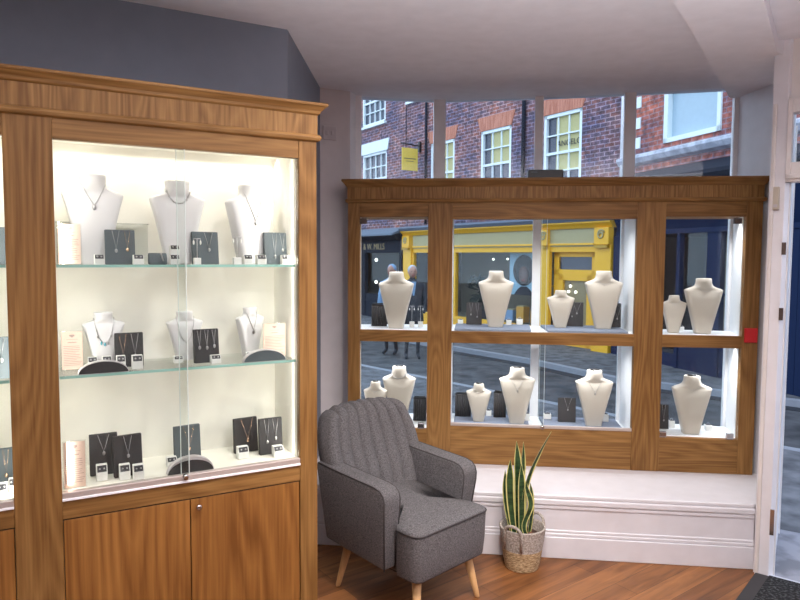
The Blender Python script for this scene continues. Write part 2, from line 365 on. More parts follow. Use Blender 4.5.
# hinges on the jamb
for z0 in (.22, 1.30, 1.62):
    h = MB(); c = P0+Vector((-.006, -.008)); h.prism([(c.x-.006, c.y-.004), (c.x+.01, c.y-.012), (c.x+.016, c.y-.004), (c.x, c.y+.004)], z0, z0+(.13 if z0 < 1 else .06))
    struct(h.build('trim_2', M['chrome'] if z0 < 1 else M['bronze']))
struct(MB().prism([(1.87, 3.235), (1.91, 3.26), (2.26, 3.85), (3.15, 3.3), (3.15, 2.2), tuple(DR)], -.36, -.01).build('floor_lobby', M['slab']))

# bow window
bw = empty('window_1', kind='structure')
for i, (x, y) in enumerate(BOW):
    wdt = (.022, .040, .027, .036, .02)[i]
    p, q = Vector(BOW[max(i-1, 0)]), Vector(BOW[min(i+1, 4)]); d = (q-p).normalized(); n = Vector((-d.y, d.x))
    c = Vector((x, y))
    MB().prism([tuple(c-d*wdt), tuple(c+d*wdt), tuple(c+d*wdt+n*.07), tuple(c-d*wdt+n*.07)], .3, 2.66).build('window_post', M['post'], bw, .004)
for a, b in zip(BOW, BOW[1:]):
    a, b = Vector(a), Vector(b); d = (b-a).normalized(); n = Vector((-d.y, d.x))
    MB().prism([tuple(a+n*.03), tuple(b+n*.03), tuple(b+n*.036), tuple(a+n*.036)], .5, 2.66).build('pane', M['outerglass'], bw)
    MB().prism([tuple(a), tuple(b), tuple(b+n*.06), tuple(a+n*.06)], .34, .50).build('window_sill', M['post'], bw, .004)
    struct(MB().prism([tuple(a-n*.02), tuple(b-n*.02), tuple(b+n*.12), tuple(a+n*.12)], -.36, .34).build('wall_under_bay', M['blackp']))
struct(MB().prism([(-.30, 4.36), (-.325, 4.285), (-.35, 4.45), (-.29, 4.45)], .3, 2.66).build('trim_3', M['post']))

# bench: raised window bed
bl, br_ = Vector((-.52, 3.603)), Vector((1.835, 3.325)); bd = (br_-bl).normalized(); bn = Vector((-bd.y, bd.x))
def bq(a0, a1, z0, z1, m, name, back=.03, bevel=.004, par=None):
    return MB().prism([tuple(bl-bn*a0), tuple(br_-bn*a0), tuple(br_+bn*back), tuple(bl+bn*back)], z0, z1).build(name, m, par, bevel, 3)
bench = tag(empty('window_bench'), 'long white painted window bench with panelled front under the oak display unit', 'bench')
MB().prism([tuple(bl-bn*.012), (1.822, 3.316), (1.85, 3.33), (2.03, 3.62), (2.10, 3.77), (2.06, 4.12), (1.46, 4.3), (.9, 4.40), (.26, 4.5), (-.3, 4.4), (-.52, 4.2)], .318, .34).build('bench_top', M['bench'], bench, .006, 3)
bq(.004, 0, 0.0, .318, M['bench'], 'bench_front', par=bench)
bq(.016, 0, .285, .318, M['bench'], 'moulding', par=bench, bevel=.008)
bq(.010, 0, .262, .285, M['bench'], 'moulding', par=bench, bevel=.006)
bq(.014, 0, .115, .135, M['bench'], 'moulding', par=bench, bevel=.006)
bq(.020, 0, .0, .115, M['bench'], 'base_board', par=bench)
bq(.010, 0, .135, .15, M['bench'], 'moulding', par=bench, bevel=.004)

# ================================================================ CROWN / CASE HELPERS
def crown(name, x0, x1, y1, prof, m, parent):
    rs = [[(x0-o, y1, z), (x0-o, -o, z), (x1+o, -o, z), (x1+o, y1, z)] for o, z in prof]
    return MB().rings(rs, cap=True, smooth=False).build(name, m, parent, .0015, 2)

# ---------------------------------------------------------------- window display unit
wu = tag(empty('display_unit', (WO[0], WO[1], 0), WR), 'oak window display unit with three glazed bays standing on the white bench', 'display unit')
for a, b in ((0, .072), (.489, .636), (1.706, 1.866), (2.308, 2.395)):
    MB().box(a, b, 0, .045, .341, 1.93).build('stile', M['oakv'], wu, .002)
BAYS = ((.072, .489, .545), (.636, 1.706, .575), (1.866, 2.308, .545))
for a, b, zb in BAYS:
    MB().box(a, b, .003, .04, 1.84, 1.93).build('top_rail', M['oakh'], wu, .0015)
    MB().box(a, b, .003, .04, 1.082, 1.152).build('middle_rail', M['oakh'], wu, .0015)
    MB().box(a, b, .003, .04, .341, zb).build('bottom_rail', M['oakh'], wu, .0015)
crown('bead', 0, 2.395, .30, [(0, 1.925), (.012, 1.929), (.015, 1.937), (.012, 1.946), (.004, 1.950)], M['oakh'], wu)
crown('frieze', 0, 2.395, .30, [(.003, 1.948), (.003, 2.02)], M['oakf'], wu)
crown('cornice', 0, 2.395, .30, [(.004, 2.018), (.010, 2.024), (.016, 2.034), (.026, 2.046), (.031, 2.050), (.034, 2.054), (.034, 2.063), (.030, 2.066)], M['oakh'], wu)
MB().prism([(.0, .04), (2.395, .04), (2.33, .30), (1.75, .33), (1.2, .36), (.6, .36), (.03, .33)], 1.843, 1.862).build('canopy_board', M['oakh'], wu)
# lining panels
MB().prism([(.072, .04), (.076, .04), (.012, .35), (.004, .35)], .545, 1.843).build('side_lining', M['white'], wu)
MB().prism([(2.304, .04), (2.312, .04), (2.366, .325), (2.356, .325)], .545, 1.843).build('side_lining', M['white'], wu)
for u in (.556, 1.782):
    MB().box(u-(.067 if u < 1 else .073), u+(.078 if u < 1 else .083), .04, .35 if u < 1 else .345, .545, 1.843).build('partition', M['white'], wu)
DECK = [(.072, .04), (2.308, .04), (2.350, .31), (1.75, .385), (1.20, .42), (.6, .44), (.02, .345)]
MB().prism(DECK, .515, .545).build('deck', M['white'], wu)
MB().prism(DECK, 1.105, 1.150).build('shelf', M['white'], wu)
for z in (.545, 1.150):
    for a, b, a2, b2 in ((.652, 1.115, .652, 1.13), (1.215, 1.685, 1.20, 1.685)):
        MB().prism([(a, .055), (b, .055), (b2, .38), (a2, .38)], z, z+.014).build('grey_cushion', M['cushion'], wu, .004)
for (a, b) in ((.636, 1.706),):
    MB().box(a, b, -.002, .018, .575, .592).build('sliding_track', M['track'], wu, .002)
MB().box(.636, 1.706, .004, .03, 1.828, 1.84).build('sliding_track', M['oakh'], wu)
for a, b, y in ((.640, 1.195, .010), (1.165, 1.703, .020)):
    for z0, z1 in ((.59, 1.082), (1.155, 1.83)):
        MB().box(a, b, y, y+.004, z0, z1).build('sliding_pane', M['glass'], wu)
        e = b-.0015 if y < .015 else a
        MB().box(e, e+.0015, y-.0005, y+.0045, z0, z1).build('pane_edge', M['paneedge'], wu)
for a, b in ((.072, .489), (1.866, 2.308)):
    MB().box(a+.003, b-.003, .012, .016, .56, 1.082).build('hinged_pane', M['glass'], wu)
    MB().box(a+.003, b-.003, .012, .016, 1.16, 1.838).build('hinged_pane', M['glass'], wu)
for (u, z) in ((.095, 1.815), (2.262, 1.815), (.455, .567), (1.885, .565), (2.262, .565)):
    MB().box(u-.02, u+.02, -.004, .02, z-.016, z+.016).build('pane_clip', M['bronze'] if z > 1 else M['chrome'], wu, .003)
MB().lathe([(.004, 0), (.012, .002), (.012, .012), (.008, .016)], n=16).build('lock', M['chrome'], wu, loc=(1.185, -.002, .584)).rotation_euler = (PI/2, 0, 0)

# ---------------------------------------------------------------- big oak wall cabinet
cb = tag(empty('oak_cabinet', (CO[0], CO[1], 0), CR), 'tall oak wall cabinet with brightly lit glazed shelves beside the armchair', 'cabinet')
UL = -1.695
for a, b in ((-.063, 0), (-.908, -.787), (UL, -1.632)):
    MB().box(a, b, 0, .03, 0, 1.985).build('stile', M['oakv'], cb, .002)
for a, b in ((-.787, -.063), (-1.632, -.908)):
    MB().box(a, b, .002, .028, 1.925, 1.985).build('top_rail', M['oakh'], cb, .0015)
    MB().box(a, b, .002, .028, .833, .893).build('middle_rail', M['oakh'], cb, .0015)
    MB().box(a, b, .012, .03, .0, .10).build('plinth', M['oakh'], cb, .0015)
    MB().box(a, b, .008, .03, .828, .833).build('painted_shadow_gap', M['darkfill'], cb)  # near-black strip stands in for the shade between doors and rail
    m_ = (a+b)/2-.003
    for k, (p, q) in enumerate(((a+.002, m_-.0015), (m_+.0015, b-.002))):
        d = MB().box(p, q, .004, .024, .103, .829).build('cabinet_door', M['oakd'], cb, .0012)
        if k:
            kn = MB().lathe([(.004, 0), (.004, .010), (.009, .014), (.010, .020), (.006, .024)], n=20).build('knob', M['chrome'], d, loc=(p+.022, .004, .806)); kn.rotation_euler = (PI/2, 0, 0)
    MB().box(a, b, .27, .285, .88, 1.985).build('back_panel', M['cream'], cb)
    MB().box(a-.004, a+.001, .03, .27, .88, 1.985).build('side_lining', M['cream'], cb)
    MB().box(b-.001, b+.004, .03, .27, .88, 1.985).build('side_lining', M['cream'], cb)
    MB().box(a, b, .005, .27, .88, .905).build('display_deck', M['cream'], cb)
    MB().box(a, b, .03, .27, 1.955, 1.985).build('case_top', M['cream'], cb)
    MB().box(a, b, -.002, .022, .893, .912).build('sliding_track', M['track'], cb, .002)
    MB().box(a, b, -.005, .002, .888, .895).build('track_lip', M['white'], cb, .001)
    for z in (1.243, 1.568):
        g = MB(); g.box(a+.002, b-.002, .036, .268, z-.004, z+.004)
        g.mi = 1; g.box(a+.002, b-.002, .033, .036, z-.004, z+.004)
        g.build('glass_shelf', [M['shelfglass'], M['edge']], cb)
    mm = (a+b)/2-.006
    for (p, q, y) in ((a+.001, mm+.003, .006), (mm-.022, b-.001, .014)):
        MB().box(p, q, y, y+.005, .912, 1.925).build('sliding_pane', M['glass'], cb)
        e = q-.0018 if y < .01 else p
        MB().box(e, e+.0018, y-.0005, y+.0055, .912, 1.925).build('pane_edge', M['paneedge'], cb)
    MB().lathe([(.004, 0), (.009, .002), (.009, .016), (.006, .019)], n=16).build('lock', M['chrome'], cb, loc=(mm-.012, .0, .909)).rotation_euler = (PI/2, 0, 0)
MB().box(-.02, 0, .03, .86, 0, 1.985).build('side_panel', M['oakv'], cb, .0015)
MB().box(UL, UL+.02, .03, .86, 0, 1.985).build('side_panel', M['oakv'], cb, .0015)
MB().box(UL, 0, .03, .86, 1.985, 2.06).build('carcass_top', M['oakh'], cb)
crown('bead', UL, 0, .86, [(0, 1.982), (.010, 1.986), (.014, 1.995), (.010, 2.003), (.003, 2.006)], M['oakh'], cb)
crown('frieze', UL, 0, .86, [(.003, 2.004), (.003, 2.072)], M['oakf'], cb)
crown('cornice', UL, 0, .86, [(.004, 2.070), (.010, 2.075), (.014, 2.083), (.022, 2.091), (.026, 2.095), (.030, 2.097), (.032, 2.100), (.032, 2.104), (.028, 2.107)], M['oakh'], cb)

# cabinet and display lamps: strips fixed inside the cases
for a, b in ((-.787, -.063), (-1.632, -.908)):
    c = (a+b)/2
    o = area('case_strip_lamp', cabp(c, .225, 1.950), .70, .85, (1, .96, .87), cabp(c, .235, 0.9), sizey=.02, spread=2.4)
    for u, k in ((a+.014, 1), (b-.014, -1)):
        l = area('case_side_lamp', cabp(u, .045, 1.42), .012, 1.15, (1, .96, .87), cabp(c+.0*k, .22, 1.42), sizey=1.0)
        l.rotation_euler = Matrix.Rotation(CR, 4, 'Z').to_euler()
        l.matrix_world = Matrix.Translation(cabp(u, .045, 1.42)) @ Matrix.Rotation(CR, 4, 'Z') @ Matrix.Rotation(-k*PI/2*.50, 4, 'Z') @ Matrix.Rotation(PI/2, 4, 'X')
for a, b, zb in BAYS:
    c = (a+b)/2; L = b-a
    n = 2 if L > .8 else 1
    for z in (1.825, 1.095):
        for k in range(n):
            u = a+L*(k+.5)/n + (.10 if (n == 1 and a > 1) else 0)
            zz = 1.840 if z > 1.5 else 1.102
            area('display_lamp', winp(u, .12, zz), .18 if n == 1 else .3, 1.7 if n == 1 else 1.8, (.97, .97, 1), winp(u, .16, 0), sizey=.03, spread=2.2)

# ================================================================ JEWELLERY DISPLAYS
PROF_WIN = [(0, .205, .16), (.02, .21, .165), (.35, .325, .19), (.62, .435, .19), (.755, .485, .17), (.785, .50, .15), (.80, .48, .15), (.82, .40, .16), (.845, .30, .17), (.87, .24, .18), (.92, .21, .18), (.992, .20, .18), (1.0, .185, .17)]
PROF_CAB = [(0, .22, .16), (.02, .225, .165), (.40, .35, .17), (.62, .43, .17), (.76, .495, .15), (.785, .50, .13), (.81, .44, .13), (.84, .30, .15), (.865, .235, .17), (.90, .215, .18), (.95, .22, .18), (.995, .225, .18), (1.0, .21, .17)]
def secs(prof, w, h):
    out = []
    for t, hw, hd in prof:
        e = 5 if t < .8 else (3 if t < .84 else 2.2)
        out.append((t*h, hw*w, hd*w, 0, e))
    return out
def front_y(prof, w, h, x, z):
    ss = secs(prof, w, h)
    for a, b in zip(ss, ss[1:]):
        if a[0] <= z <= b[0]:
            k = (z-a[0])/max(b[0]-a[0], 1e-6)
            hw = a[1]+(b[1]-a[1])*k; hd = a[2]+(b[2]-a[2])*k; e = a[4]+(b[4]-a[4])*k
            q = min(abs(x)/hw, .98)
            return -hd*(1-q**e)**(1/e)
    return 0
def make_bust(P, u, d, z, w, h, rot, prof, m, label, group, cap=False):
    fr = CR if P is cabp else WR
    o = empty('necklace_bust', P(u, d, z), fr+rot, label, 'jewellery bust', group)
    MB().loft(secs(prof, w, h)).build('bust_body', m, o)
    if cap: MB().loft([(h, .12*w, .09*w, 0, 2), (h+.008, .11*w, .08*w, 0, 2)], 20).build('neck_plug', M['black'], o)
    return o
def make_necklace(bust, w, h, prof, style, label, nw=.20, top=.90, bot=.62):
    """a chain lying on the front of a bust"""
    o = bust.copy(); COL.objects.link(o); o.name = 'necklace'
    for k in list(o.keys()): del o[k]
    tag(o, label, 'necklace', 'necklaces worn by display busts')
    pts = []
    N = 24
    for i in range(N+1):
        t = -1+2*i/N
        x = t*nw*w
        zz = (top-(top-bot)*(1-abs(t)**(1.15 if style == 'v' else 2.6)))*h
        y = front_y(prof, w, h, x, zz)-.0022
        pts.append((x, y, zz))
    r = {'v': .0012, 'u': .0012, 'chunky': .0024, 'charm': .0012}[style]
    MB().tube(pts, r, 5).build('chain', M['silver'], o)
    if style == 'chunky':
        for k in range(1, N, 2): MB().ball(pts[k], .0042, .003, .0034, 6).build('link', M['silver'] if k % 4 else M['gold'], o)
    if style == 'v':
        p = pts[N//2]; MB().ball((p[0], p[1]-.002, p[2]-.008), .0055, .002, .008, 8).build('pendant', M['silver'], o)
    if style == 'u':
        p = pts[N//2]; MB().ball((p[0], p[1]-.001, p[2]-.004), .003, .002, .003, 6).build('pendant', M['silver'], o)
    if style == 'charm':
        for q, k in enumerate((4, 8, 12, 16, 20)):
            p = pts[k]; MB().ball((p[0], p[1]-.001, p[2]-.007), .003, .002, .006, 6).build('charm', M['turq'] if q in (1, 2) else M['silver'], o)
    return o
_mesh = {}
def make_board(P, u, d, z, w, h, rot, m, label, group, chains=(), cname='', pleat=False):
    fr = CR if P is cabp else WR
    o = empty('jewellery_board', P(u, d, z), fr+rot, label, 'jewellery stand', group)
    lean = .18
    b = MB(); b.prism([(0, 0), (.020, 0), (.020+h*lean*.3, h), (h*lean*.3-.0+.006, h)], -w/2, w/2, 'x'); b.build('velvet_panel', m, o, .002)
    f = MB(); f.box(-w*.3, w*.3, .018, .045, 0, .006); f.build('foot', m, o, .001)
    def fy(zz): return zz/h*(h*lean*.3+.006)
    if pleat:
        f = MB(); n = 7
        for k in range(n): f.tube([(-w/2+w*(k+.5)/n, -.003, .004), (-w/2+w*(k+.5)/n, fy(h)-.003, h-.01)], w/n*.46, 6)
        f.build('bangle_ridge', m, o)
        MB().tube([(-w*.42, .012, h+.006), (w*.42, .012, h+.006)], .004, 8).build('top_bar', M['black'], o)
    for k, (cx, drop, hw, mt) in enumerate(chains):
        n = o.copy(); COL.objects.link(n); n.name = 'pendant_necklace'
        for kk in list(n.keys()): del n[kk]
        where = {1: [''], 2: ['left, ', 'right, '], 3: ['left, ', 'middle, ', 'right, ']}[len(chains)][k]
        tag(n, ('%s pendant, ' % ('gold' if mt == 'gold' else 'silver'))+where+('on '+cname if len(cname) < 60 else 'on '+cname.replace(' near the right end of bottom deck', ', bottom deck').replace(' before ', ' by ')), 'necklace', 'pendants hung on velvet boards')
        zt, zb = h-.002, h*(1-drop)
        MB().tube([((cx-hw)*w, fy(zt)-.0015, zt), (cx*w, fy(zb)-.0022, zb), ((cx+hw)*w, fy(zt)-.0015, zt)], .0008, 5).build('chain', M[mt], n)
        MB().ball((cx*w, fy(zb)-.003, zb-.006), .0045, .002, .0065, 8).build('pendant', M[mt], n)
    return o
def make_box(P, u, d, z, w, h, rot, label, group, n=2):
    fr = CR if P is cabp else WR
    o = empty('earring_box', P(u, d, z), fr+rot, label, 'earring box', group)
    dp = min(w*.9, .03); w *= .92
    MB().prism([(0, 0), (dp, 0), (dp, h), (dp*.35, h*1.0), (0, h*.55)], -w/2, w/2, 'x').build('box_body', M['box'], o, .0015)
    a, b = Vector((0, h*.55)), Vector((dp*.35, h))
    nn = Vector((-(b-a).y, (b-a).x)).normalized()*.0012
    def q(t): p = a+(b-a)*t+nn; return (p.x, p.y)
    MB().prism([q(.08), q(.92), (q(.92)[0]+.001, q(.92)[1]-.0005), (q(.08)[0]+.001, q(.08)[1]-.0005)], -w*.42, w*.42, 'x').build('pad', M['padm'], o)
    for s in (-1, 1):
        p = q(.5); MB().ball((s*w*.2, p[0]-.001, p[1]), .0028, .0018, .0028, 8).build('stud', M['silver'], o)
    return o
def make_tbar(P, u, d, z, w, h, rot, label, group):
    fr = CR if P is cabp else WR
    o = empty('earring_stand', P(u, d, z), fr+rot, label, 'earring stand', group)
    MB().box(-w*.38, w*.38, -.008, .012, 0, h*.26).build('base', M['box'], o, .0015)
    MB().tube([(0, 0, h*.25), (0, 0, h)], .0013, 6).build('post', M['silver'], o)
    MB().tube([(-w*.38, 0, h*.92), (-w*.38, 0, h), (w*.38, 0, h), (w*.38, 0, h*.92)], .0013, 6).build('crossbar', M['silver'], o)
    for s in (-1, 1): MB().ball((s*w*.38, -.001, h*.85), .003, .003, .0075, 8).build('drop_earring', M['pearl'], o)
    return o
def make_moon(P, u, d, z, w, h, rot, m, label, group):
    fr = CR if P is cabp else WR
    o = empty('bracelet_display', P(u, d, z), fr+rot, label, 'bracelet display', group)
    n = 24
    def arc(k, W, H): return [(W/2*math.cos(PI*i/n), H*math.sin(PI*i/n)) for i in range(n+1)]
    MB().prism(arc(1, w, h), .0, .024, 'y').build('rim', M['switch'], o, .001)
    MB().prism([(x, max(zz, .002)) for x, zz in arc(1, w*.97, h*(.93 if w < .145 or m is M['greyboard'] else .80))], -.002, .0005, 'y').build('velvet_face', m, o)
    return o
def make_card(P, u, d, z, w, h, rot, label, group):
    fr = CR if P is cabp else WR
    o = empty('paper_card', P(u, d, z), fr+rot, label, 'information card', group)
    MB().box(-w/2-.003, w/2+.003, .003, .0055, 0, h+.003).build('acrylic_holder', M['acrylic'], o)
    MB().box(-w/2, w/2, .0005, .0015, .002, h).build('paper', M['paper'], o)
    t = MB(); random.seed(int(w*9999))
    t.prism([(-.006, h*.93), (.006, h*.93), (.008, h*.90), (0, h*.85), (-.008, h*.90)], -.0002, .0004, 'y')
    t.box(-.016, .016, -.0002, .0004, h*.80, h*.807)
    t.box(-.012, .012, -.0002, .0004, h*.715, h*.735)
    for k in range(12):
        zz = h*(.62-.045*k); e = w*(.30+random.random()*.15)
        if k in (4, 8): e *= .5
        t.box(-w*.42, e, -.0002, .0004, zz, zz+.0014)
    t.build('printed_lines', M['ink'], o)
    return o
def make_cube(P, u, d, z, w, h, rot, label, group):
    fr = CR if P is cabp else WR
    o = empty('ring_box', P(u, d, z), fr+rot, label, 'ring box', group)
    MB().box(-w*.42, w*.42, 0, w*.84, 0, h*.8).build('box_body', M['box'], o, .002)
    MB().box(-w*.3, w*.3, w*.12, w*.72, h*.8, h*.86).build('pad', M['padm'], o)
    pts = [(0+.007*math.cos(a), w*.42, h*.92+.007*math.sin(a)) for a in [2*PI*i/12 for i in range(12)]]
    MB().tube(pts, .0013, 5, closed=True).build('ring', M['silver'], o)
    return o

GB, GX, GC = 'busts in the wall cabinet', 'earring boxes in the wall cabinet', 'velvet boards in the wall cabinet'
T1, T2, T3 = 1.572, 1.247, .906
def cbust(u, d, z, w, h, rot, label, nk=None, nlabel='', **kw):
    b = make_bust(cabp, u, d, z, w, h, rot, PROF_CAB, M['bustw'], label, GB)
    if nk: make_necklace(b, w, h, PROF_CAB, nk, nlabel, **kw)
cbust(-.682, .17, T1, .176, .276, .05, 'large white bust wearing a heart pendant, top shelf beside the pink card', 'v', 'thin silver chain with small pendant on top shelf bust beside pink card', bot=.66)
cbust(-.429, .17, T1, .176, .272, .05, 'large white bust with chunky necklace, middle of the cabinet top shelf', 'chunky', 'chunky silver and gold link necklace high on the top shelf middle bust', nw=.23, top=.9, bot=.73)
cbust(-.186, .17, T1, .186, .270, .33, 'large white bust turned sideways, right end of cabinet top shelf', 'v', 'long fine chain with ring pendant on the turned top shelf bust', bot=.55)
cbust(-.659, .19, T2, .125, .172, .05, 'small white bust with turquoise charms, middle shelf above half-moon display', 'charm', 'silver necklace with five small turquoise charms on middle shelf bust', nw=.24, bot=.45)
cbust(-.407, .20, T2, .120, .165, .05, 'small white bust half hidden behind the overlapping glass doors, middle shelf', 'u', 'thin loop chain on the bust behind the overlapping glass doors', nw=.25, bot=.4)
cbust(-.185, .19, T2, .110, .172, .35, 'small white bust behind grey half-moon display, right end of middle shelf', 'v', 'short silver chain on the right end bust of the middle shelf', bot=.55)
cbust(-1.03, .17, T1, .165, .26, 0, 'white bust mostly hidden behind the wide oak stile, left bay top shelf')
cbust(-1.02, .20, T2, .12, .17, 0, 'white bust mostly hidden behind the wide oak stile, left bay middle shelf')
for (u, d, z, w, h, rot, m, lab, ch) in (
    (-.612, .105, T1, .086, .107, 0, 'greyboard', 'grey velvet board in front of the heart pendant bust on top shelf', ((-.14, .55, .12, 'silver'), (.24, .52, .10, 'gold'))),
    (-.349, .115, T1, .086, .107, .1, 'greyboard', 'grey velvet board with cross pendant beside middle bust on top shelf', ((.12, .5, .16, 'silver'),)),
    (-.106, .12, T1, .086, .110, .0, 'greyboard', 'grey velvet board at the right end of the top shelf', ((-.08, .7, .1, 'silver'), (.25, .5, .1, 'silver'))),
    (-.590, .125, T2, .084, .107, .0, 'velvet', 'black velvet board beside turquoise charm bust on middle shelf', ((-.22, .62, .13, 'gold'), (.2, .62, .13, 'silver'))),
    (-.353, .10, T2, .082, .110, .1, 'velvet', 'black velvet board with a row of pearl drops on middle shelf', ((-.3, .48, .07, 'silver'), (.0, .50, .07, 'silver'), (.3, .46, .07, 'silver'))),
    (-.670, .140, T3, .082, .128, .0, 'velvet', 'black board with dragonfly pendant, behind others on bottom deck', ((-.0, .42, .2, 'silver'),)),
    (-.603, .09, T3, .085, .128, .1, 'velvet', 'black board with round pendant, in front of the dragonfly board', ((.0, .45, .14, 'silver'),)),
    (-.407, .165, T3, .088, .118, .1, 'greyboard', 'charcoal board behind the arched ring display on bottom deck', ((.05, .6, .2, 'gold'),)),
    (-.205, .170, T3, .086, .120, .1, 'velvet', 'charcoal board left of the paired boards near the right end of bottom deck', ((.05, .6, .25, 'gold'),)),
    (-.134, .110, T3, .084, .124, .0, 'velvet', 'charcoal board with twin pearl chains near the right end of bottom deck', ((-.17, .6, .10, 'silver'), (.2, .52, .12, 'silver'))),
    (-.955, .10, T1, .075, .107, .0, 'greyboard', 'slate board peeping past the wide stile, left bay top shelf', ()),
    (-.950, .07, T2, .073, .118, .0, 'greyboard', 'slate board peeping past the wide stile, left bay middle shelf', ((.2, .5, .1, 'silver'),)),
    (-.951, .13, T3, .075, .120, .0, 'greyboard', 'speckled slate board peeping past the wide stile, left bay bottom deck', ((.2, .6, .1, 'gold'),))):
    make_board(cabp, u, d, z, w, h, rot, M[m], lab, GC, ch, lab.split(',')[0].replace('velvet ', ''))
for (u, d, z, w, h, lab) in (
    (-.676, .05, T1, .030, .030, 'white earring box between pink card and grey board on top shelf'),
    (-.565, .06, T1, .033, .030, 'white earring box overlapping right foot of the heart bust board on top shelf'),
    (-.459, .05, T1, .032, .030, 'white earring box, lower of the stacked two on top shelf'),
    (-.459, .05, T1+.0305, .032, .030, 'white earring box, upper of the stacked two on top shelf'),
    (-.226, .05, T1, .032, .032, 'white earring box just right of the pearl drop stand on top shelf'),
    (-.181, .05, T1, .034, .032, 'white earring box in front of the turned bust on top shelf'),
    (-.098, .05, T1, .028, .032, 'white earring box under the right end board of the top shelf'),
    (-.066-.016, .085, T1, .026, .032, 'white earring box in the far right corner of the top shelf'),
    (-.695, .146, T2, .030, .034, 'white earring box behind half-moon display, nearest the pink card, middle shelf'),
    (-.655, .132, T2, .030, .036, 'white earring box behind half-moon display, under the charm bust, middle shelf'),
    (-.619, .085, T2, .028, .042, 'white earring box at the left foot of black board, middle shelf'),
    (-.573, .07, T2, .034, .042, 'white earring box at the right foot of black board, middle shelf'),
    (-.439, .13, T2, .032, .022, 'low white earring box below the half hidden bust, middle shelf'),
    (-.331, .07, T2, .034, .026, 'white earring box before the pearl drop board, middle shelf'),
    (-.205, .115, T2, .026, .022, 'low white earring box under the right end bust, middle shelf'),
    (-.681, .079, T3, .034, .048, 'white earring box before the dragonfly board on bottom deck'),
    (-.618, .056, T3, .034, .046, 'white earring box at left foot of round pendant board on bottom deck'),
    (-.580, .040, T3, .034, .044, 'white earring box at right foot of round pendant board on bottom deck'),
    (-.467, .121, T3, .035, .030, 'low white earring box left of the arched ring display on bottom deck'),
    (-.236, .099, T3, .040, .040, 'white earring box before the left charcoal board near bottom deck right end'),
    (-.122, .065, T3, .038, .036, 'white earring box before the twin pearl board on bottom deck'),
    (-.945, .054, T3, .030, .040, 'white earring box beside wide stile, further left of two, left bay bottom deck'),
    (-.918, .080, T3, .024, .044, 'white earring box touching the wide stile, left bay bottom deck')):
    make_box(cabp, u, d, z, w, h, 0, lab, GX)
make_tbar(cabp, -.392, .05, T1, .028, .082, 0, 'pearl drop earring stand before the cross pendant board on top shelf', 'earring stands')
make_tbar(cabp, -.262, .06, T1, .034, .090, 0, 'pearl drop earring stand left of the turned bust on top shelf', 'earring stands')
make_moon(cabp, -.672, .036, T2, .140, .038, 0, M['velvet'], 'black half-moon bracelet display at the front of middle shelf, left', 'half-moon bracelet displays')
make_moon(cabp, -.176, .04, T2, .146, .040, 0, M['greyboard'], 'grey half-moon bracelet display before the right end card, middle shelf', 'half-moon bracelet displays')
make_moon(cabp, -.424, .035, T3, .146, .052, 0, M['velvet'], 'arched charcoal ring display at the front of the bottom deck', 'half-moon bracelet displays')
make_card(cabp, -.755, .06, T1, .060, .118, 0, 'pink printed card on the cabinet top shelf', 'pink printed cards')
make_card(cabp, -.752, .14, T2, .058, .118, 0, 'pink printed card left end of the cabinet middle shelf', 'pink printed cards')
make_card(cabp, -.757, .05, T3, .058, .140, 0, 'pink printed card on the cabinet bottom deck', 'pink printed cards')
make_card(cabp, -.118, .12, T2, .080, .118, 0, 'pink printed card behind grey half-moon display, right end of middle shelf', 'pink printed cards')
# small curved bracelet cushion on the top shelf
o = empty('bracelet_cushion', cabp(-.508, .06, T1), CR, 'small grey cushion wearing a sparkling bracelet on the top shelf', 'bracelet display')
MB().prism([(0, 0), (.03, 0), (.035, .02), (.028, .036), (.012, .036), (.002, .02)], -.027, .027, 'x', smooth=True).build('cushion', M['greyboard'], o, .004)
for k in range(8): MB().ball((.008+.0012*k, .0-.001+(.012 if k > 5 else .001), .034-.0042*k), .0026, .002, .0026, 6).build('bracelet_bead', M['silver'], o)
# acrylic riser behind the first bust
o = tag(empty('acrylic_riser', cabp(-.651, .245, T1), CR), 'clear acrylic riser standing behind the heart pendant bust', 'riser')
MB().box(-.138, .138, 0, .004, 0, .132).build('riser_panel', M['acrylic'], o)
MB().box(-.138, .138, -.03, .0, .129, .132).build('riser_top', M['acrylic'], o)

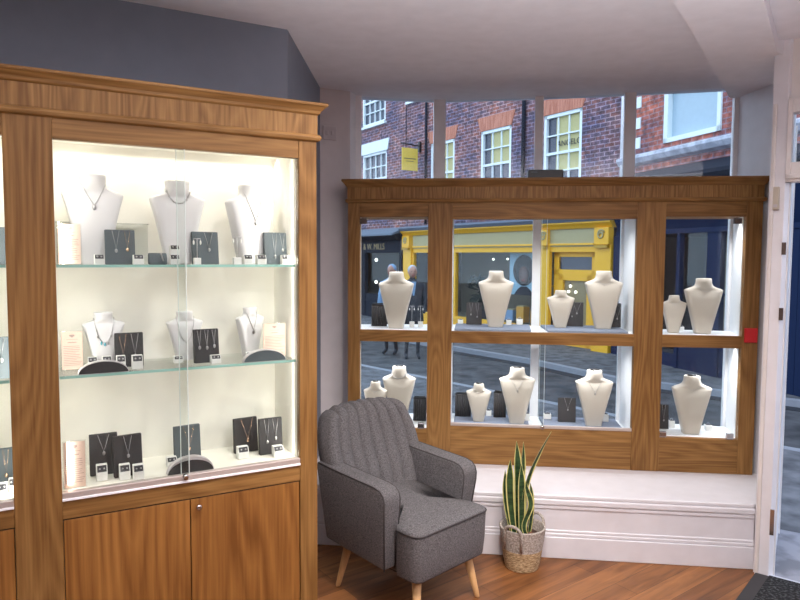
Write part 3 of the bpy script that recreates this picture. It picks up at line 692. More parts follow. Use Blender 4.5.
GW = 'busts in the window display'
Z1, Z1C, Z2, Z2C = 1.151, 1.165, .546, .560
for (u, d, z, w, h, lab, cap, nk, nl) in (
    (.282, .15, Z1, .212, .355, 'tall cream bust beside the ridged bangle roll, upper left bay', False, None, ''),
    (.905, .19, Z1C, .208, .350, 'tall cream bust next to the black board, upper middle bay, left half', False, None, ''),
    (1.307, .22, Z1C, .160, .232, 'small cream bust in the upper middle bay', False, 'u', 'fine chain on the small bust of the upper middle bay'),
    (1.562, .20, Z1C, .214, .355, 'tall cream bust in the upper middle bay, nearest the right mullion', False, 'u', 'fine chain on the tall bust nearest the right mullion, upper bay'),
    (1.973, .17, Z1, .139, .225, 'small cream bust in the upper right bay', False, 'u', 'tiny pendant chain on the small bust, upper right bay'),
    (2.135, .15, Z1, .205, .330, 'tall cream bust in the upper right bay', False, 'u', 'fine chain close to the neck of the upper right bay tall bust'),
    (.155, .12, Z2, .142, .265, 'small cream bust in the lower left bay above the chair back', True, 'u', 'fine chain on the small bust above the chair back'),
    (.303, .15, Z2, .200, .360, 'tall cream bust in the lower left bay behind the chair back', True, 'chunky', 'beaded necklace on the tall bust behind the chair back'),
    (.807, .20, Z2C, .150, .240, 'small cream bust in the lower middle bay', True, 'u', 'fine chain on the small bust, lower middle bay'),
    (1.046, .19, Z2C, .210, .350, 'tall cream bust in the lower middle bay, behind the plant tips', True, 'v', 'long fine chain with drop pendant on the bust behind the plant'),
    (1.518, .19, Z2C, .215, .345, 'tall cream bust in the lower middle bay, nearest the right mullion', True, 'v', 'butterfly pendant chain on the bust nearest the right mullion, lower bay'),
    (2.080, .13, Z2, .215, .350, 'tall cream bust alone in the lower right bay', True, 'u', 'very fine chain on the lone lower right bay bust')):
    w *= 1.06
    b = make_bust(winp, u, d, z, w, h, 0, PROF_WIN, M['bust'], lab, GW, cap)
    if nk: make_necklace(b, w, h, PROF_WIN, nk, nl, nw=.225, top=.885, bot={'u': .77, 'chunky': .80, 'v': .62}[nk])
GR = 'dark stands in the window display'
make_board(winp, .158, .24, Z1, .100, .140, .05, M['velvet'], 'charcoal ridged bangle roll beside upper left bay bust', GR, pleat=True)
make_board(winp, .771, .30, Z1C, .100, .142, .0, M['velvet'], 'black velvet board with two fine chains, upper middle bay left end', GR, ((-.2, .5, .1, 'silver'), (.2, .6, .1, 'silver')), 'upper middle bay left board')
make_board(winp, 1.411, .30, Z1C, .100, .152, .0, M['velvet'], 'black board with bracelets between the small and tall bust, upper middle bay', GR, ((-.2, .55, .15, 'silver'), (.1, .42, .25, 'silver')), 'board between two upper middle bay busts')
make_board(winp, 1.642, .28, Z1C, .095, .150, .0, M['velvet'], 'black board half hidden by tall bust beside the right mullion, upper bay', GR, ((.25, .6, .3, 'silver'),), 'hidden board')
make_board(winp, .431, .20, Z2, .084, .150, .0, M['velvet'], 'charcoal ridged bangle roll in the lower left bay beside mullion', GR, pleat=True)
make_board(winp, .706, .30, Z2C, .104, .148, .0, M['velvet'], 'charcoal ridged bangle roll left of the small bust, lower middle bay', GR, pleat=True)
make_board(winp, .945, .31, Z2C, .080, .165, .0, M['velvet'], 'charcoal ridged bangle roll between small and tall bust, lower middle bay', GR, pleat=True)
make_board(winp, 1.364, .24, Z2C, .110, .152, .0, M['velvet'], 'black velvet board with heart pendant in the lower middle bay', GR, ((.05, .45, .2, 'silver'),), 'the heart board in the lower middle bay')
make_board(winp, 1.925, .20, Z2, .100, .150, .0, M['velvet'], 'black board with a fine chain, lower right bay against the mullion', GR, ((.2, .6, .1, 'silver'),), 'the lower right bay board')
for (u, d, z, w, h, lab) in (
    (.683, .33, Z1C, .041, .034, 'tiny ring box left of the black board, upper middle bay'),
    (.995, .31, Z1C, .039, .040, 'tiny ring box right of the tall bust, upper middle bay'),
    (1.066, .34, Z1C, .046, .045, 'tiny ring box beside the white window post, upper middle bay'),
    (1.115, .24, Z2C, .044, .055, 'white ring box right of the bust behind the plant'),
    (1.612, .28, Z2C, .040, .058, 'white ring box right of the tall bust, lower middle bay right end'),
    (2.005, .235, Z2, .040, .055, 'white ring box left of the lone bust, lower right bay'),
    (2.210, .19, Z2, .046, .043, 'white ring box right of the lone bust, lower right bay'),
    (.875, .33, Z2C, .040, .045, 'white ring box just right of the small bust, lower middle bay'),
    (2.06, .28, Z1, .03, .03, 'tiny ring box between the two upper right bay busts')):
    make_cube(winp, u, d, z, w, h, 0, lab, 'ring boxes in the window display')
make_cube(winp, 1.250, .30, Z2C, .055, .040, 0, 'low ring box left of the heart pendant board, lower middle bay', 'ring boxes in the window display')
make_tbar(winp, .375, .22, Z1, .04, .135, 0, 'earring stand right of upper left bay bust, nearer the bust', 'earring stands')
make_tbar(winp, .43, .225, Z1, .04, .135, 0, 'earring stand right of upper left bay bust, nearer the mullion', 'earring stands')

# things on and around the unit
o = tag(empty('black_box_device', winp(1.19, .12, 2.069), WR), 'flat black electronic box lying on top of the oak display unit', 'device')
MB().box(-.105, .105, 0, .12, 0, .062).build('casing', M['black'], o, .006)
MB().box(-.09, -.05, -.001, .0, .045, .050).build('status_strip', M['greyboard'], o)
o = tag(empty('red_push_pad', winp(2.352, -.001, 1.16), WR), 'small red square pad fixed to the right oak stile', 'alarm pad')
MB().box(-.036, .036, -.012, 0, -.042, .042).build('pad', M['red'], o, .004)
MB().box(-.030, .030, -.014, -.011, -.036, .036).build('pad_face', M['red'], o, .002)
o = tag(empty('light_switch', (-.452, 4.213, 2.375), math.atan2(.095, .181)), 'square grey double switch plate high on the cream wall beside the cabinet', 'light switch')
MB().box(-.045, .045, -.010, -.001, -.043, .043).build('plate', M['switch'], o, .003)
for s in (-1, 1): MB().box(s*.018-.009, s*.018+.009, -.014, -.009, -.014, .014).build('rocker', M['switch'], o, .002)
o = tag(empty('latch_cover', (1.836, 3.249, 1.90), math.atan2(-.054, .047)), 'beige oblong plastic cover on the door frame top corner', 'latch')
MB().box(-.013, .013, -.014, .006, -.06, .05).build('cover', M['beige'], o, .003)
MB().box(-.009, .009, -.016, -.012, -.05, -.035).build('cover_slot', M['switch'], o, .001)

# ================================================================ ARMCHAIR
CF = Vector((.70, -.715)); ch_o = Vector((.0405, 3.07))
ch = tag(empty('armchair', (ch_o.x, ch_o.y, 0), math.atan2(CF.y, CF.x)), 'grey fabric armchair with channelled back and pale splayed wooden legs', 'armchair')
# local x = forward, local y = sitter's left (far side), so near side is negative y
def chan_back():
    b = MB(); NU, N = 8*16, 10
    rs = []
    path = []
    for i in range(17): path.append(('f', .30+(.806-.30)*i/16))
    for i in range(1, 8): path.append(('a', PI*i/8))
    for i in range(17): path.append(('b', .806-(.806-.24)*i/16))
    def width(z):
        if z <= .62: return .255+.040*min(1, (z-.2)/.35)
        t = min(1, (z-.62)/.27); return .295*(1-t**2.6*.34)
    for kind, v in path:
        r = []
        for k in range(NU+1):
            u = -1+2*k/NU
            th = .052*(max(0, 1-abs(u)**7))**(1/5)+.003
            puff = .030*abs(math.sin(PI*4*(u+1)))**.42
            if kind == 'a':
                zz = .806+.038*math.sin(v)*(1-abs(u)**4*.75); off = math.cos(v)
            else: zz = v-(abs(u)**5)*.02*max(0, (v-.5)/.34); off = 1 if kind == 'f' else -1
            zc = min(zz, .875)
            fc = -.225-(zc-.42)*.34+.035*u*u
            f = fc+th*off*(1.15 if kind == 'f' and v < .6 else 1)
            if off > -.2: f += puff*max(0, min(1, off+.4)); 
            if kind == 'a': zz += puff*math.sin(v)*.9
            r.append((f, u*width(zc), zz))
        rs.append(r)
    b.rings(rs, cap=False, smooth=True, closed=False)
    # close the two sides and the underside
    b.bm.verts.ensure_lookup_table()
    n = NU+1; V = b.bm.verts; L = len(rs)
    for side in (0, NU):
        for i in range(L//2):
            j = L-1-i
            if j-i-1 < 1: break
            b._f([V[i*n+side], V[(i+1)*n+side], V[(j-1)*n+side], V[j*n+side]] if (i+1) != (j-1) else [V[i*n+side], V[(i+1)*n+side], V[j*n+side]], True)
    for k in range(NU): b._f([V[k], V[k+1], V[(L-1)*n+k+1], V[(L-1)*n+k]])
    return b
chan_back().build('channelled_backrest', M['fabric'], ch)
def arm(sgn):
    prof = [(.135, .235), (.168, .52), (.170, .555), (.162, .582), (.142, .600), (.105, .609), (-.05, .616), (-.17, .622), (-.29, .630), (-.31, .62), (-.27, .26)]
    rows = []
    def inn(z): return .205+.005*(z-.2)/.4
    def out(z): return .272+.038*min(1, (z-.19)/.33)
    b = MB()
    for t in (0, .25, .5, .75, 1):
        rows.append([(f, sgn*(inn(z)+(out(z)-inn(z))*t), z+(.006*math.sin(PI*t) if z > .5 else 0)) for f, z in prof])
    b.rings(rows, cap=True, smooth=False)
    o = b.build('arm', M['fabric'], ch, .014, 4)
    for p in o.data.polygons: p.use_smooth = True
    pp = [(f-.002, sgn*(out(z)-.003), z-.002) for f, z in prof[:9]]
    MB().tube(pp, .0032, 6).build('piping', M['piping'], o)
    pp = [(f-.002, sgn*(inn(z)+.005), z-.002) for f, z in prof[:9]]
    MB().tube(pp, .0032, 6).build('piping', M['piping'], o)
arm(-1); arm(1)
# T-shaped sprung seat
def tseat(g=0, rr=.045):
    w1, w2, x0, x1, xm = .212-g, .242-g, -.24, .304-g, .160
    def arc(cx, cy, a0, a1, r, n=6): return [(cx+r*math.cos(a0+(a1-a0)*i/n), cy+r*math.sin(a0+(a1-a0)*i/n)) for i in range(n+1)]
    pts = [(x0, -w1), (xm+.004, -w1), (xm+.006, -w2+.01), (xm+.016, -w2)]
    pts += arc(x1-rr, -w2+rr, -PI/2, 0, rr)+arc(x1-rr, w2-rr, 0, PI/2, rr)
    pts += [(xm+.016, w2), (xm+.006, w2-.01), (xm+.004, w1), (x0, w1)]
    return pts
b = MB(); rs = []
for z, sc in ((.215, .96), (.225, .97), (.30, .99), (.412, 1.0), (.424, .997), (.431, .985), (.434, .96)):
    rs.append([(x*sc+(0 if x > 0 else x*(1-sc)), y*sc, z) for x, y in tseat()])
for sc in (.8, .55, .25): rs.append([(x*sc, y*sc, .434+.014*(1-sc*sc)) for x, y in tseat()])
rs = [[(x, y, z+(.034*min(1, max(0, (.17-x)/.33)) if z > .4 else 0)) for x, y, z in q] for q in rs]
b.rings(rs, cap=True, smooth=True)
b.build('seat', M['fabric'], ch)
fr_ = [(x*1.003, y*1.003, .422) for x, y in tseat()[2:-2]]
MB().tube(fr_, .0035, 6).build('seat_piping', M['piping'], ch)
MB().box(-.26, .20, -.19, .19, .195, .24).build('under_frame', M['darkfill'], ch, .01)
for (fx, sy) in ((.265, -.205), (.265, .205), (-.27, -.205), (-.27, .205)):
    tx, ty = fx*.84, sy*.80
    rs = []
    for t in (0, .02, .1, 1):
        r = .0125+(.024-.0125)*t if t > .01 else .011
        rs.append([(fx+(tx-fx)*t+r*math.cos(2*PI*k/16), sy+(ty-sy)*t+r*math.sin(2*PI*k/16), .235*t) for k in range(16)])
    MB().rings(rs).build('leg', M['beech'], ch)

# ================================================================ SNAKE PLANT
pc = (.64, 3.335)
pot = tag(empty('plant_basket', (pc[0], pc[1], 0)), 'round woven basket in grey and straw rope standing on the floor by the bench', 'basket')
prof = []; NZ = 60
for i in range(NZ+1):
    z = .215*i/NZ; r = .083+.034*(z/.215)**.8; r += .0022*abs(math.sin(PI*z/.0115))
    prof.append((r, z))
k = int(NZ*.50)
MB().lathe([(.06, .001)]+prof[:k+1], n=40, cap=True).build('straw_band', M['ropes'], pot)
MB().lathe(prof[k:]+[(.116, .219), (.110, .219), (.107, .212), (.100, .15), (.09, .10)], n=40, cap=False).build('grey_band', M['ropeg'], pot)
for a0 in (math.radians(235), math.radians(38)):
    pts = []
    for i in range(13):
        t = PI*i/12; a = a0+.40*math.cos(t); zz = .195+(.055)*math.sin(t)**.8 if 0 < i < 12 else .12
        rr = .119+.004 if zz > .2 else .117
        pts.append((rr*math.cos(a), rr*math.sin(a), zz))
    MB().tube(pts, .0075, 8).build('handle', M['ropeg'], pot)
pl = tag(empty('snake_plant', (pc[0]-.01, pc[1], .165)), 'tall snake plant with yellow edged leaves growing in the woven basket', 'potted plant')
MB().lathe([(.098, -.01), (.099, .005), (.06, .012), (.01, .014)], n=28).build('soil', M['soil'], pl)
def leafmesh(base, tip, w, bend=(0, 0), wav=0, face=0.0, twist=0.0):
    b = MB(); N = 22; base, tip = Vector(base), Vector(tip); up = tip-base
    L = []
    for i in range(N+1):
        t = i/N
        c = base+up*t+Vector((bend[0], bend[1], 0))*math.sin(PI*t)*1.0+Vector((wav*math.sin(t*2*PI*1.3), 0, 0))
        hw = w*(.62+.38*math.sin(PI*min(t*1.15, 1)*.55))*(1 if t < .72 else max(.03, (1-((t-.72)/.28)**1.7)))
        a = face+twist*t
        d = Vector((math.cos(a), math.sin(a), 0)); n = Vector((-math.sin(a), math.cos(a), 0))
        row = []
        for s in (-1, -.70, -.35, 0, .35, .70, 1): row.append(c+d*s*hw+n*(abs(s)**1.6)*(-hw*.35))
        L.append((row, n))
    for sgn in (1, -1):
        V = [[b.bm.verts.new(p+n*.0012*sgn*(1-.9*(j in (0, 6)))) for j, p in enumerate(row)] for row, n in L]
        for i in range(N):
            for j in range(6):
                b.mi = 1 if j in (0, 5) else 0
                b._f([V[i][j], V[i][j+1], V[i+1][j+1], V[i+1][j]], True)
    return b
for (bs, tp, w_, be, wv, fc, tw) in (
    ((-.012, .01, 0), (-.026, .01, .492), .024, (.004, 0), 0, .1, .3),
    ((.018, .02, 0), (.012, .02, .485), .020, (-.008, 0), 0, .5, .2),
    ((-.03, -.01, 0), (-.058, 0, .40), .022, (-.012, 0), 0, -.2, .2),
    ((.02, -.02, 0), (.150, .0, .545), .019, (-.060, 0), 0, .3, .6),
    ((-.04, .0, 0), (-.082, .01, .34), .014, (-.016, 0), 0, .1, .0),
    ((.03, -.035, 0), (.036, -.03, .30), .017, (-.006, 0), -.016, -.1, .5),
    ((.0, -.03, 0), (-.006, -.02, .38), .023, (.0, 0), 0, .15, .3),
    ((.045, .01, 0), (.05, .02, .27), .016, (.01, 0), 0, .4, .2)):
    leafmesh(bs, tp, w_, be, wv, fc, tw).build('leaf', [M['leaf'], M['leafedge']], pl)

# ================================================================ DOOR MAT
A = P0+WD*(-.012)+ED*(-.012); v1 = ED*.97; v2 = Vector((-.66, -.75))*.62
mt = tag(empty('door_mat'), 'black bristle entrance mat with dark rubber edging inside the door', 'door mat')
def quad(a, v1, v2, i): return [tuple(a+v1.normalized()*i+v2.normalized()*i), tuple(a+v1-v1.normalized()*i+v2.normalized()*i), tuple(a+v1-v1.normalized()*i+v2-v2.normalized()*i), tuple(a+v2+v1.normalized()*i-v2.normalized()*i)]
MB().prism([tuple(A+Vector((-.035, .03))), tuple(A+v1), tuple(A+v1+v2), tuple(A+v2+Vector((-.035, .03)))], .0005, .008).build('rubber_edge', M['rubber'], mt, .003)
MB().prism([tuple(A+Vector((.012, -.012))), tuple(A+v1-ED*.03), tuple(A+v1+v2-ED*.03), tuple(A+v2+Vector((.012, -.012)))], .004, .014).build('bristle_field', M['mat'], mt, .002)
struct(MB().prism([(-.512, 3.70), (-.30, 3.59), (-.30, 3.578), (-.512, 3.59)], 0, .0).build('trim_4', M['darkfill'])) if False else None

# ================================================================ STREET
F0 = (4.22, 12.90)
RA = math.atan2(math.cos(math.radians(-33)), math.sin(math.radians(-33)))
RB = math.atan2(math.cos(math.radians(-18)), math.sin(math.radians(-18)))
struct(MB().prism([(-30, -4), (40, -4), (40, 60), (-30, 60)], -.40, -.36).build('ground_road', M['road']))
kd = [(-6.0, 23.0), (.14, 14.95), (2.39, 12.0), (3.35, 10.24), (5.27, 8.57), (9.5, 4.6)]
def strip(name, pts, off, w0, z0, z1, m):
    a = [Vector(p)+Vector((.6, .8))*off for p in pts]; b = [Vector(p)+Vector((.6, .8))*(off+w0) for p in pts]
    return struct(MB().prism([tuple(p) for p in a]+[tuple(p) for p in reversed(b)], z0, z1).build(name, m))
strip('pavement_far', kd, .14, 9, -.42, -.27, M['pave']); strip('kerb_far', kd, 0, .14, -.42, -.265, M['kerb']); strip('gutter_far', kd, -.22, .22, -.42, -.352, M['gutter'])
nk_ = [(-7.5, 19.0), (.70, 10.1), (2.3, 8.3), (3.96, 6.58), (7.4, 3.4)]
struct(MB().prism([(-12, 6)]+nk_+[(8, -4), (3.4, -4), (3.35, 2.2), (2.3, 3.7), (-.6, 4.9), (-12, 4.9)], -.42, -.335).build('pavement_near', M['pave']))
strip('kerb_near', nk_, -.0, .12, -.42, -.33, M['kerb'])
struct(MB().prism([(-4.1, 2.6), (-.65, 4.5), (-.36, 4.42), (-.36, 4.62), (-12, 5.2), (-12, 2.6)], -.36, 4).build('wall_own_front', M['brick']))

def grid_wall(b, s0, s1, z0, z1, y0, y1, holes):
    xs = sorted({s0, s1, *[h[0] for h in holes], *[h[1] for h in holes]}); zs = sorted({z0, z1, *[h[2] for h in holes], *[h[3] for h in holes]})
    for x0, x1 in zip(xs, xs[1:]):
        for za, zb in zip(zs, zs[1:]):
            cx, cz = (x0+x1)/2, (za+zb)/2
            if any(h[0] < cx < h[1] and h[2] < cz < h[3] for h in holes): continue
            b.box(x0, x1, y0, y1, za, zb)
def sash(root, s0, s1, z0, z1, nx=3, nz=4, y=-.06, blind=None, pane='darkpane', bar=.028):
    w = MB(); fw = .075
    for a in ((s0, s0+fw, z0, z1), (s1-fw, s1, z0, z1), (s0, s1, z1-fw, z1), (s0, s1, z0, z0+fw)): w.box(a[0], a[1], y-.05, y+.05, a[2], a[3])
    a0, a1, c0, c1 = s0+fw, s1-fw, z0+fw, z1-fw
    for i in range(1, nx): x = a0+(a1-a0)*i/nx; w.box(x-bar/2, x+bar/2, y-.02, y+.025, c0, c1)
    for i in range(1, nz):
        z = c0+(c1-c0)*i/nz; t = bar/2 if i != nz//2 else bar
        w.box(a0, a1, y-.02, y+.035, z-t, z+t)
    w.box(s0-.06, s1+.06, y-.02, y+.14, z0-.07, z0)
    f = w.build('sash_window', M['wframe'], root)
    MB().box(a0, a1, y-.03, y-.02, c0, c1).build('pane', M[pane], f)
    if blind: MB().box(blind[0], blind[1], y-.02, y-.012, blind[2], blind[3]).build('blind', M['blind'], f)
    return f
bA = tag(empty('brick_building', (F0[0], F0[1], 0), RA), 'mottled purple brick building with white sash windows above the yellow shop', 'building')
holesA = [(8.60, 9.98, 5.66, 7.1), (8.52, 9.96, 3.2, 4.80), (6.55, 7.35, 5.98, 7.3), (5.20, 6.25, 3.0, 4.66), (3.06, 4.15, 3.0, 4.66), (.95, 2.03, 3.0, 4.67), (12.0, 13.2, 3.2, 4.8)]
b = MB(); grid_wall(b, -.35, 24, 2.45, 7.6, -.35, 0, holesA); b.build('brick_wall', M['brick'], bA)
for h, bl_ in zip(holesA, (None, None, None, (5.3, 5.85, 3.5, 4.6), (3.13, 3.85, 3.82, 4.6), (1.02, 1.72, 3.45, 4.62), None)):
    nz = 4
    sash(bA, h[0], h[1], h[2], h[3], 3 if h[1]-h[0] < 1.3 else 4, nz, blind=bl_)
for s0, s1, z0 in ((5.05, 6.40, 4.66), (2.93, 4.28, 4.66), (.82, 2.16, 4.67)):
    MB().prism([(s0+.12, z0), (s1-.12, z0), (s1, z0+.33), (s0, z0+.33)], -.01, .012, 'y').build('brick_arch', M['arch'], bA)
MB().prism([(8.45, 4.80), (10.03, 4.80), (10.12, 5.14), (8.36, 5.14)], -.01, .03, 'y').build('stone_lintel', M['wframe'], bA)
for s, r in ((6.40, .035), (2.60, .045), (7.38, .012)): MB().tube([(s, .06, 2.5 if s != 7.38 else 4.7), (s, .06, 7.6)], r, 8).build('drainpipe', M['blackp'], bA)
t_ = text('ANGELO', .17, M['coat'], bA, (1.33, -.045, 4.02), (PI/2, 0, PI), .002, 'blind_lettering')

ys = tag(empty('yellow_shopfront', (F0[0], F0[1], 0), RA), 'bright yellow shopfront with scroll brackets across the street', 'shopfront')
MB().prism([(0, 2.33), (0.22, 2.33), (.28, 2.40), (.0, 2.47)], .02, 7.45, 'x').build('lead_flashing', M['lead'], ys)
MB().prism([(0, 2.20), (.10, 2.20), (.14, 2.25), (.20, 2.30), (.20, 2.34), (0, 2.34)], .02, 7.45, 'x').build('cornice', M['yellow'], ys)
MB().box(.50, 7.0, 0, .06, 1.83, 2.20).build('signboard', M['fascia'], ys)
MB().box(.50, 7.0, .0, .10, 1.86, 1.90).build('signboard_rail', M['yellow'], ys)
MB().box(.50, 7.0, -.05, .05, 1.72, 1.84).build('window_head', M['yellow'], ys)
for s in (.06, 1.70, 7.05):
    e = s+.40 if s != 1.70 else s+.24
    q = MB().box(s, e, 0, .10, -.30, 1.86).build('pilaster', M['yellow'], ys, .01)
    MB().box(s-.01, e+.01, 0, .14, -.30, .05).build('plinth', M['yellow'], q, .01)
    MB().box(s+.02, e-.02, 0, .16, 1.86, 2.2).build('bracket_block', M['yellow'], q, .01)
    c = (s+e)/2
    pts = [(c+(.03+.07*t)*math.cos(t*9)*.9, .17, 2.06+(.03+.07*t)*math.sin(t*9)) for t in [i/20 for i in range(21)]]
    MB().tube(pts, .018, 6).build('scroll', M['fascia'], q)
    MB().box(s+.04, e-.04, .1, .18, 1.80, 1.85).build('bracket_ledge', M['yellowd'], q)
# doorway
MB().box(.46, 1.70, -.15, -.10, 1.35, 1.62).build('transom_light', M['darkpane'], ys)
for a in ((.46, 1.70, 1.62, 1.75), (.46, 1.70, 1.24, 1.35), (.46, .66, -.3, 1.75), (1.56, 1.70, -.3, 1.75), (.66, 1.56, -.3, .15), (.66, .78, -.3, 1.24), (1.44, 1.56, -.3, 1.24), (.66, 1.56, 1.12, 1.24)):
    MB().box(a[0], a[1], -.14, -.06, a[2], a[3]).build('door_frame_panel', M['yellow'], ys)
MB().box(.78, 1.44, -.12, -.115, .15, 1.12).build('door_glass', M['doorglass'], ys)
# shop window
for s in (1.94, 5.05, 6.98): MB().box(s, s+.07, -.05, .05, .0, 1.72).build('mullion', M['yellow'], ys)
MB().box(1.94, 7.05, -.06, .08, -.02, .07).build('window_cill', M['yellow'], ys)
MB().box(1.94, 7.05, -.02, .05, -.30, -.02).build('stall_riser', M['yellow'], ys)
MB().box(1.94, 7.05, -.004, .0, .07, 1.72).build('shop_pane', M['shopglass'], ys)
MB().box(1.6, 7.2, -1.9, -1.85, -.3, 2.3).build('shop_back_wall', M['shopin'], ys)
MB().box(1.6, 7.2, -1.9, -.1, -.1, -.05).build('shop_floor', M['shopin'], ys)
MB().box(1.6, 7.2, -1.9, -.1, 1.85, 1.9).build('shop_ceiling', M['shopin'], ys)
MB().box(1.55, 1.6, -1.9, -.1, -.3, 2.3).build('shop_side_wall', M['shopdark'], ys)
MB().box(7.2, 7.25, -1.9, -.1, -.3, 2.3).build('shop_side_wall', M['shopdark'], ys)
for k in range(3): MB().box(1.7, 3.6, -1.84, -1.6, .45+.42*k, .48+.42*k).build('wall_shelf', M['yellowd'], ys)
def sp(s, y, z): c, q = math.cos(RA), math.sin(RA); return (F0[0]+s*c-y*q, F0[1]+s*q+y*c, z)
po = tag(empty('portrait_poster', sp(2.85, -.28, .72), RA), 'large poster of a dark haired face on pale blue in the yellow shop window', 'poster')
MB().box(-.50, .50, -.02, 0, 0, .98).build('poster_panel', M['postersky'], po)
MB().lathe([(.01, 0), (.30, .001), (.36, .006), (.36, .008), (.01, .009)], n=28).build('hair_shape', M['hairb'], po, loc=(0, .012, .58)).rotation_euler = (-PI/2, 0, 0)
fo = MB().lathe([(.01, 0), (.15, .001), (.165, .006), (.01, .008)], n=28).build('face_shape', M['skind'], po, loc=(0, .022, .47)); fo.rotation_euler = (-PI/2, 0, 0); fo.scale = (.95, 1.25, 1)
MB().prism([(-.32, 0), (.32, 0), (.22, .12), (.1, .2), (-.1, .2), (-.22, .12)], .001, .012, 'y').build('clothes_shape', M['coat'], po)
for sgn in (-1, 1): MB().box(sgn*.075-.035, sgn*.075+.035, .030, .036, .50, .52).build('eye_shape', M['hairb'], po)
MB().box(-.05, .05, .030, .036, .34, .36).build('mouth_shape', M['redcloth'], po)
# goods in the yellow shop
for i, (s, y, z, w_, h_, m_) in enumerate(((2.5, -.4, .10, .3, .28, 'orange'), (2.95, -.35, .10, .25, .34, 'orange'), (3.5, -.5, .1, .3, .22, 'shirt'), (2.2, -.5, .1, .2, .5, 'coat'))):
    g = tag(empty('shop_goods_box', sp(s, y, z), RA), ('orange goods block under the face poster, nearer the door', 'orange goods block under the face poster, taller one', 'blue goods block low in the yellow shop window', 'tall dark goods block beside the yellow doorway')[i], 'shop goods', 'goods in the yellow shop window')
    MB().box(-w_/2, w_/2, -.1, .1, -.03, h_).build('carton', M[m_], g, .01); MB().box(-w_/2+.02, w_/2-.02, -.08, .08, h_, h_+.03).build('carton_lid', M['fascia'], g, .01)
pt = tag(empty('shop_window_plant', sp(4.4, -.42, 0.0), RA), 'dark bushy plant inside the yellow shop window', 'plant')
MB().lathe([(.14, -.05), (.20, .25)], n=16).build('plant_pot', M['coat'], pt)
random.seed(3); b = MB()
for k in range(150):
    a, r, z = random.random()*2*PI, random.random()**.5*.55, .25+random.random()*.85
    p = Vector((r*math.cos(a), r*.6*math.sin(a), z)); d = Vector((random.uniform(-1, 1), random.uniform(-1, 1), random.uniform(-.4, 1))).normalized()*.14; n = d.orthogonal().normalized()*.05
    v = [b.bm.verts.new(q) for q in (p-d, p+n, p+d, p-n)]; b._f(v)
b.build('foliage', M['foliage'], pt)
for k, (s, z) in enumerate(((4.55, 1.55), (4.0, 1.56), (1.25, 1.0), (1.10, .88), (1.3, .88))):  # last three are glowing balls standing in for glints on the door glass
    g = tag(empty('shop_lamp_and_glint', sp(s, -.8 if s > 1.6 else -.09, z), RA), ('small glowing lamp under the yellow shop ceiling, farther along', 'small glowing lamp under the yellow shop ceiling, nearer the poster', 'topmost glint of three in the yellow door glass', 'glint nearer the scroll pillar in the yellow door glass', 'glint nearer the shop window in the yellow door glass')[k], 'lamp', 'small shop lamps')
    MB().ball((0, 0, 0), .028, n=8).build('glow_ball', M['lamp'], g); MB().tube([(0, 0, .02), (0, 0, .08)], .008, 5).build('glow_stem', M['black'], g)

bs_ = tag(empty('black_shopfront', (F0[0], F0[1], 0), RA), 'blue black shopfront with gold fascia lettering left of the yellow shop', 'shopfront')
MB().prism([(0, 2.36), (.45, 2.22), (.45, 2.27), (0, 2.46)], 7.50, 24, 'x').build('lead_flashing', M['lead'], bs_)
MB().prism([(0, 2.10), (.25, 2.10), (.40, 2.20), (.40, 2.24), (0, 2.30)], 7.50, 24, 'x').build('cornice', M['blackp'], bs_)
MB().box(7.50, 24, 0, .10, 1.72, 2.10).build('signboard', M['blackp'], bs_)
text('& W. MILLS', .26, M['goldink'], bs_, (9.1, .105, 1.90), (PI/2, 0, PI), .004, 'fascia_lettering')
for s in (7.50, 9.62): MB().box(s, s+(.22 if s > 9 else .12), 0, .12, -.3, 1.72).build('pilaster', M['blackp'], bs_)
MB().box(7.5, 9.84, -.02, .1, -.3, .45).build('stall_riser', M['blackp'], bs_)
MB().box(7.5, 9.84, -.01, .0, .45, 1.72).build('shop_pane', M['shopglass'], bs_)
MB().box(9.84, 24, -.1, .08, -.3, 1.72).build('side_panels', M['blackp'], bs_)
MB().box(7.4, 16, -1.2, -1.15, -.3, 2.4).build('shop_back_wall', M['shopin'], bs_)
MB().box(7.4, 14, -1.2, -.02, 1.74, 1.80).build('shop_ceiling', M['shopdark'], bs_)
MB().box(7.4, 9.84, -1.2, -.1, .38, .43).build('window_bed', M['shopin'], bs_)
for k, (s, z) in enumerate(((9.45, 1.50), (9.45, .80))):
    g = tag(empty('shop_lamp_and_glint', sp(s, -.2, z), RA), ('round glowing lamp high in the black shop window', 'round glowing lamp low in the black shop window')[k], 'lamp', 'small shop lamps')
    MB().ball((0, 0, 0), .05, n=10).build('glow_ball', M['lamp'], g); MB().tube([(0, 0, .04), (0, 0, .12)], .01, 5).build('glow_stem', M['black'], g)
g = tag(empty('green_goods', sp(9.05, -.25, .43), RA), 'small green goods low in the black shop window', 'shop goods')
MB().lathe([(.07, 0), (.09, .1), (.05, .22)], n=12).build('bottle', mat('green_goods', (.1, .45, .18), .4), g); MB().lathe([(.02, .22), (.025, .28)], n=8).build('bottle_neck', M['lead'], g)

sg = tag(empty('hanging_sign', sp(6.74, 0, 4.28), RA), 'small yellow rectangular sign hanging from a black bracket on the brick wall', 'hanging sign')
MB().box(-.012, .012, .10, .62, -.31, .30).build('sign_board', M['signy'], sg, .004)
MB().tube([(0, .0, .38), (0, .66, .42)], .018, 6).build('bracket_arm', M['black'], sg)
MB().box(-.04, .04, 0, .07, .22, .50).build('wall_plate', M['black'], sg)
for y in (.16, .56): MB().tube([(0, y, .29), (0, y, .40)], .006, 5).build('sign_hook', M['black'], sg)
b = MB(); b.box(-.016, -.012, .17, .55, .0, .028); b.box(-.016, -.012, .24, .48, -.065, -.048); b.build('sign_lettering', M['signink'], sg)

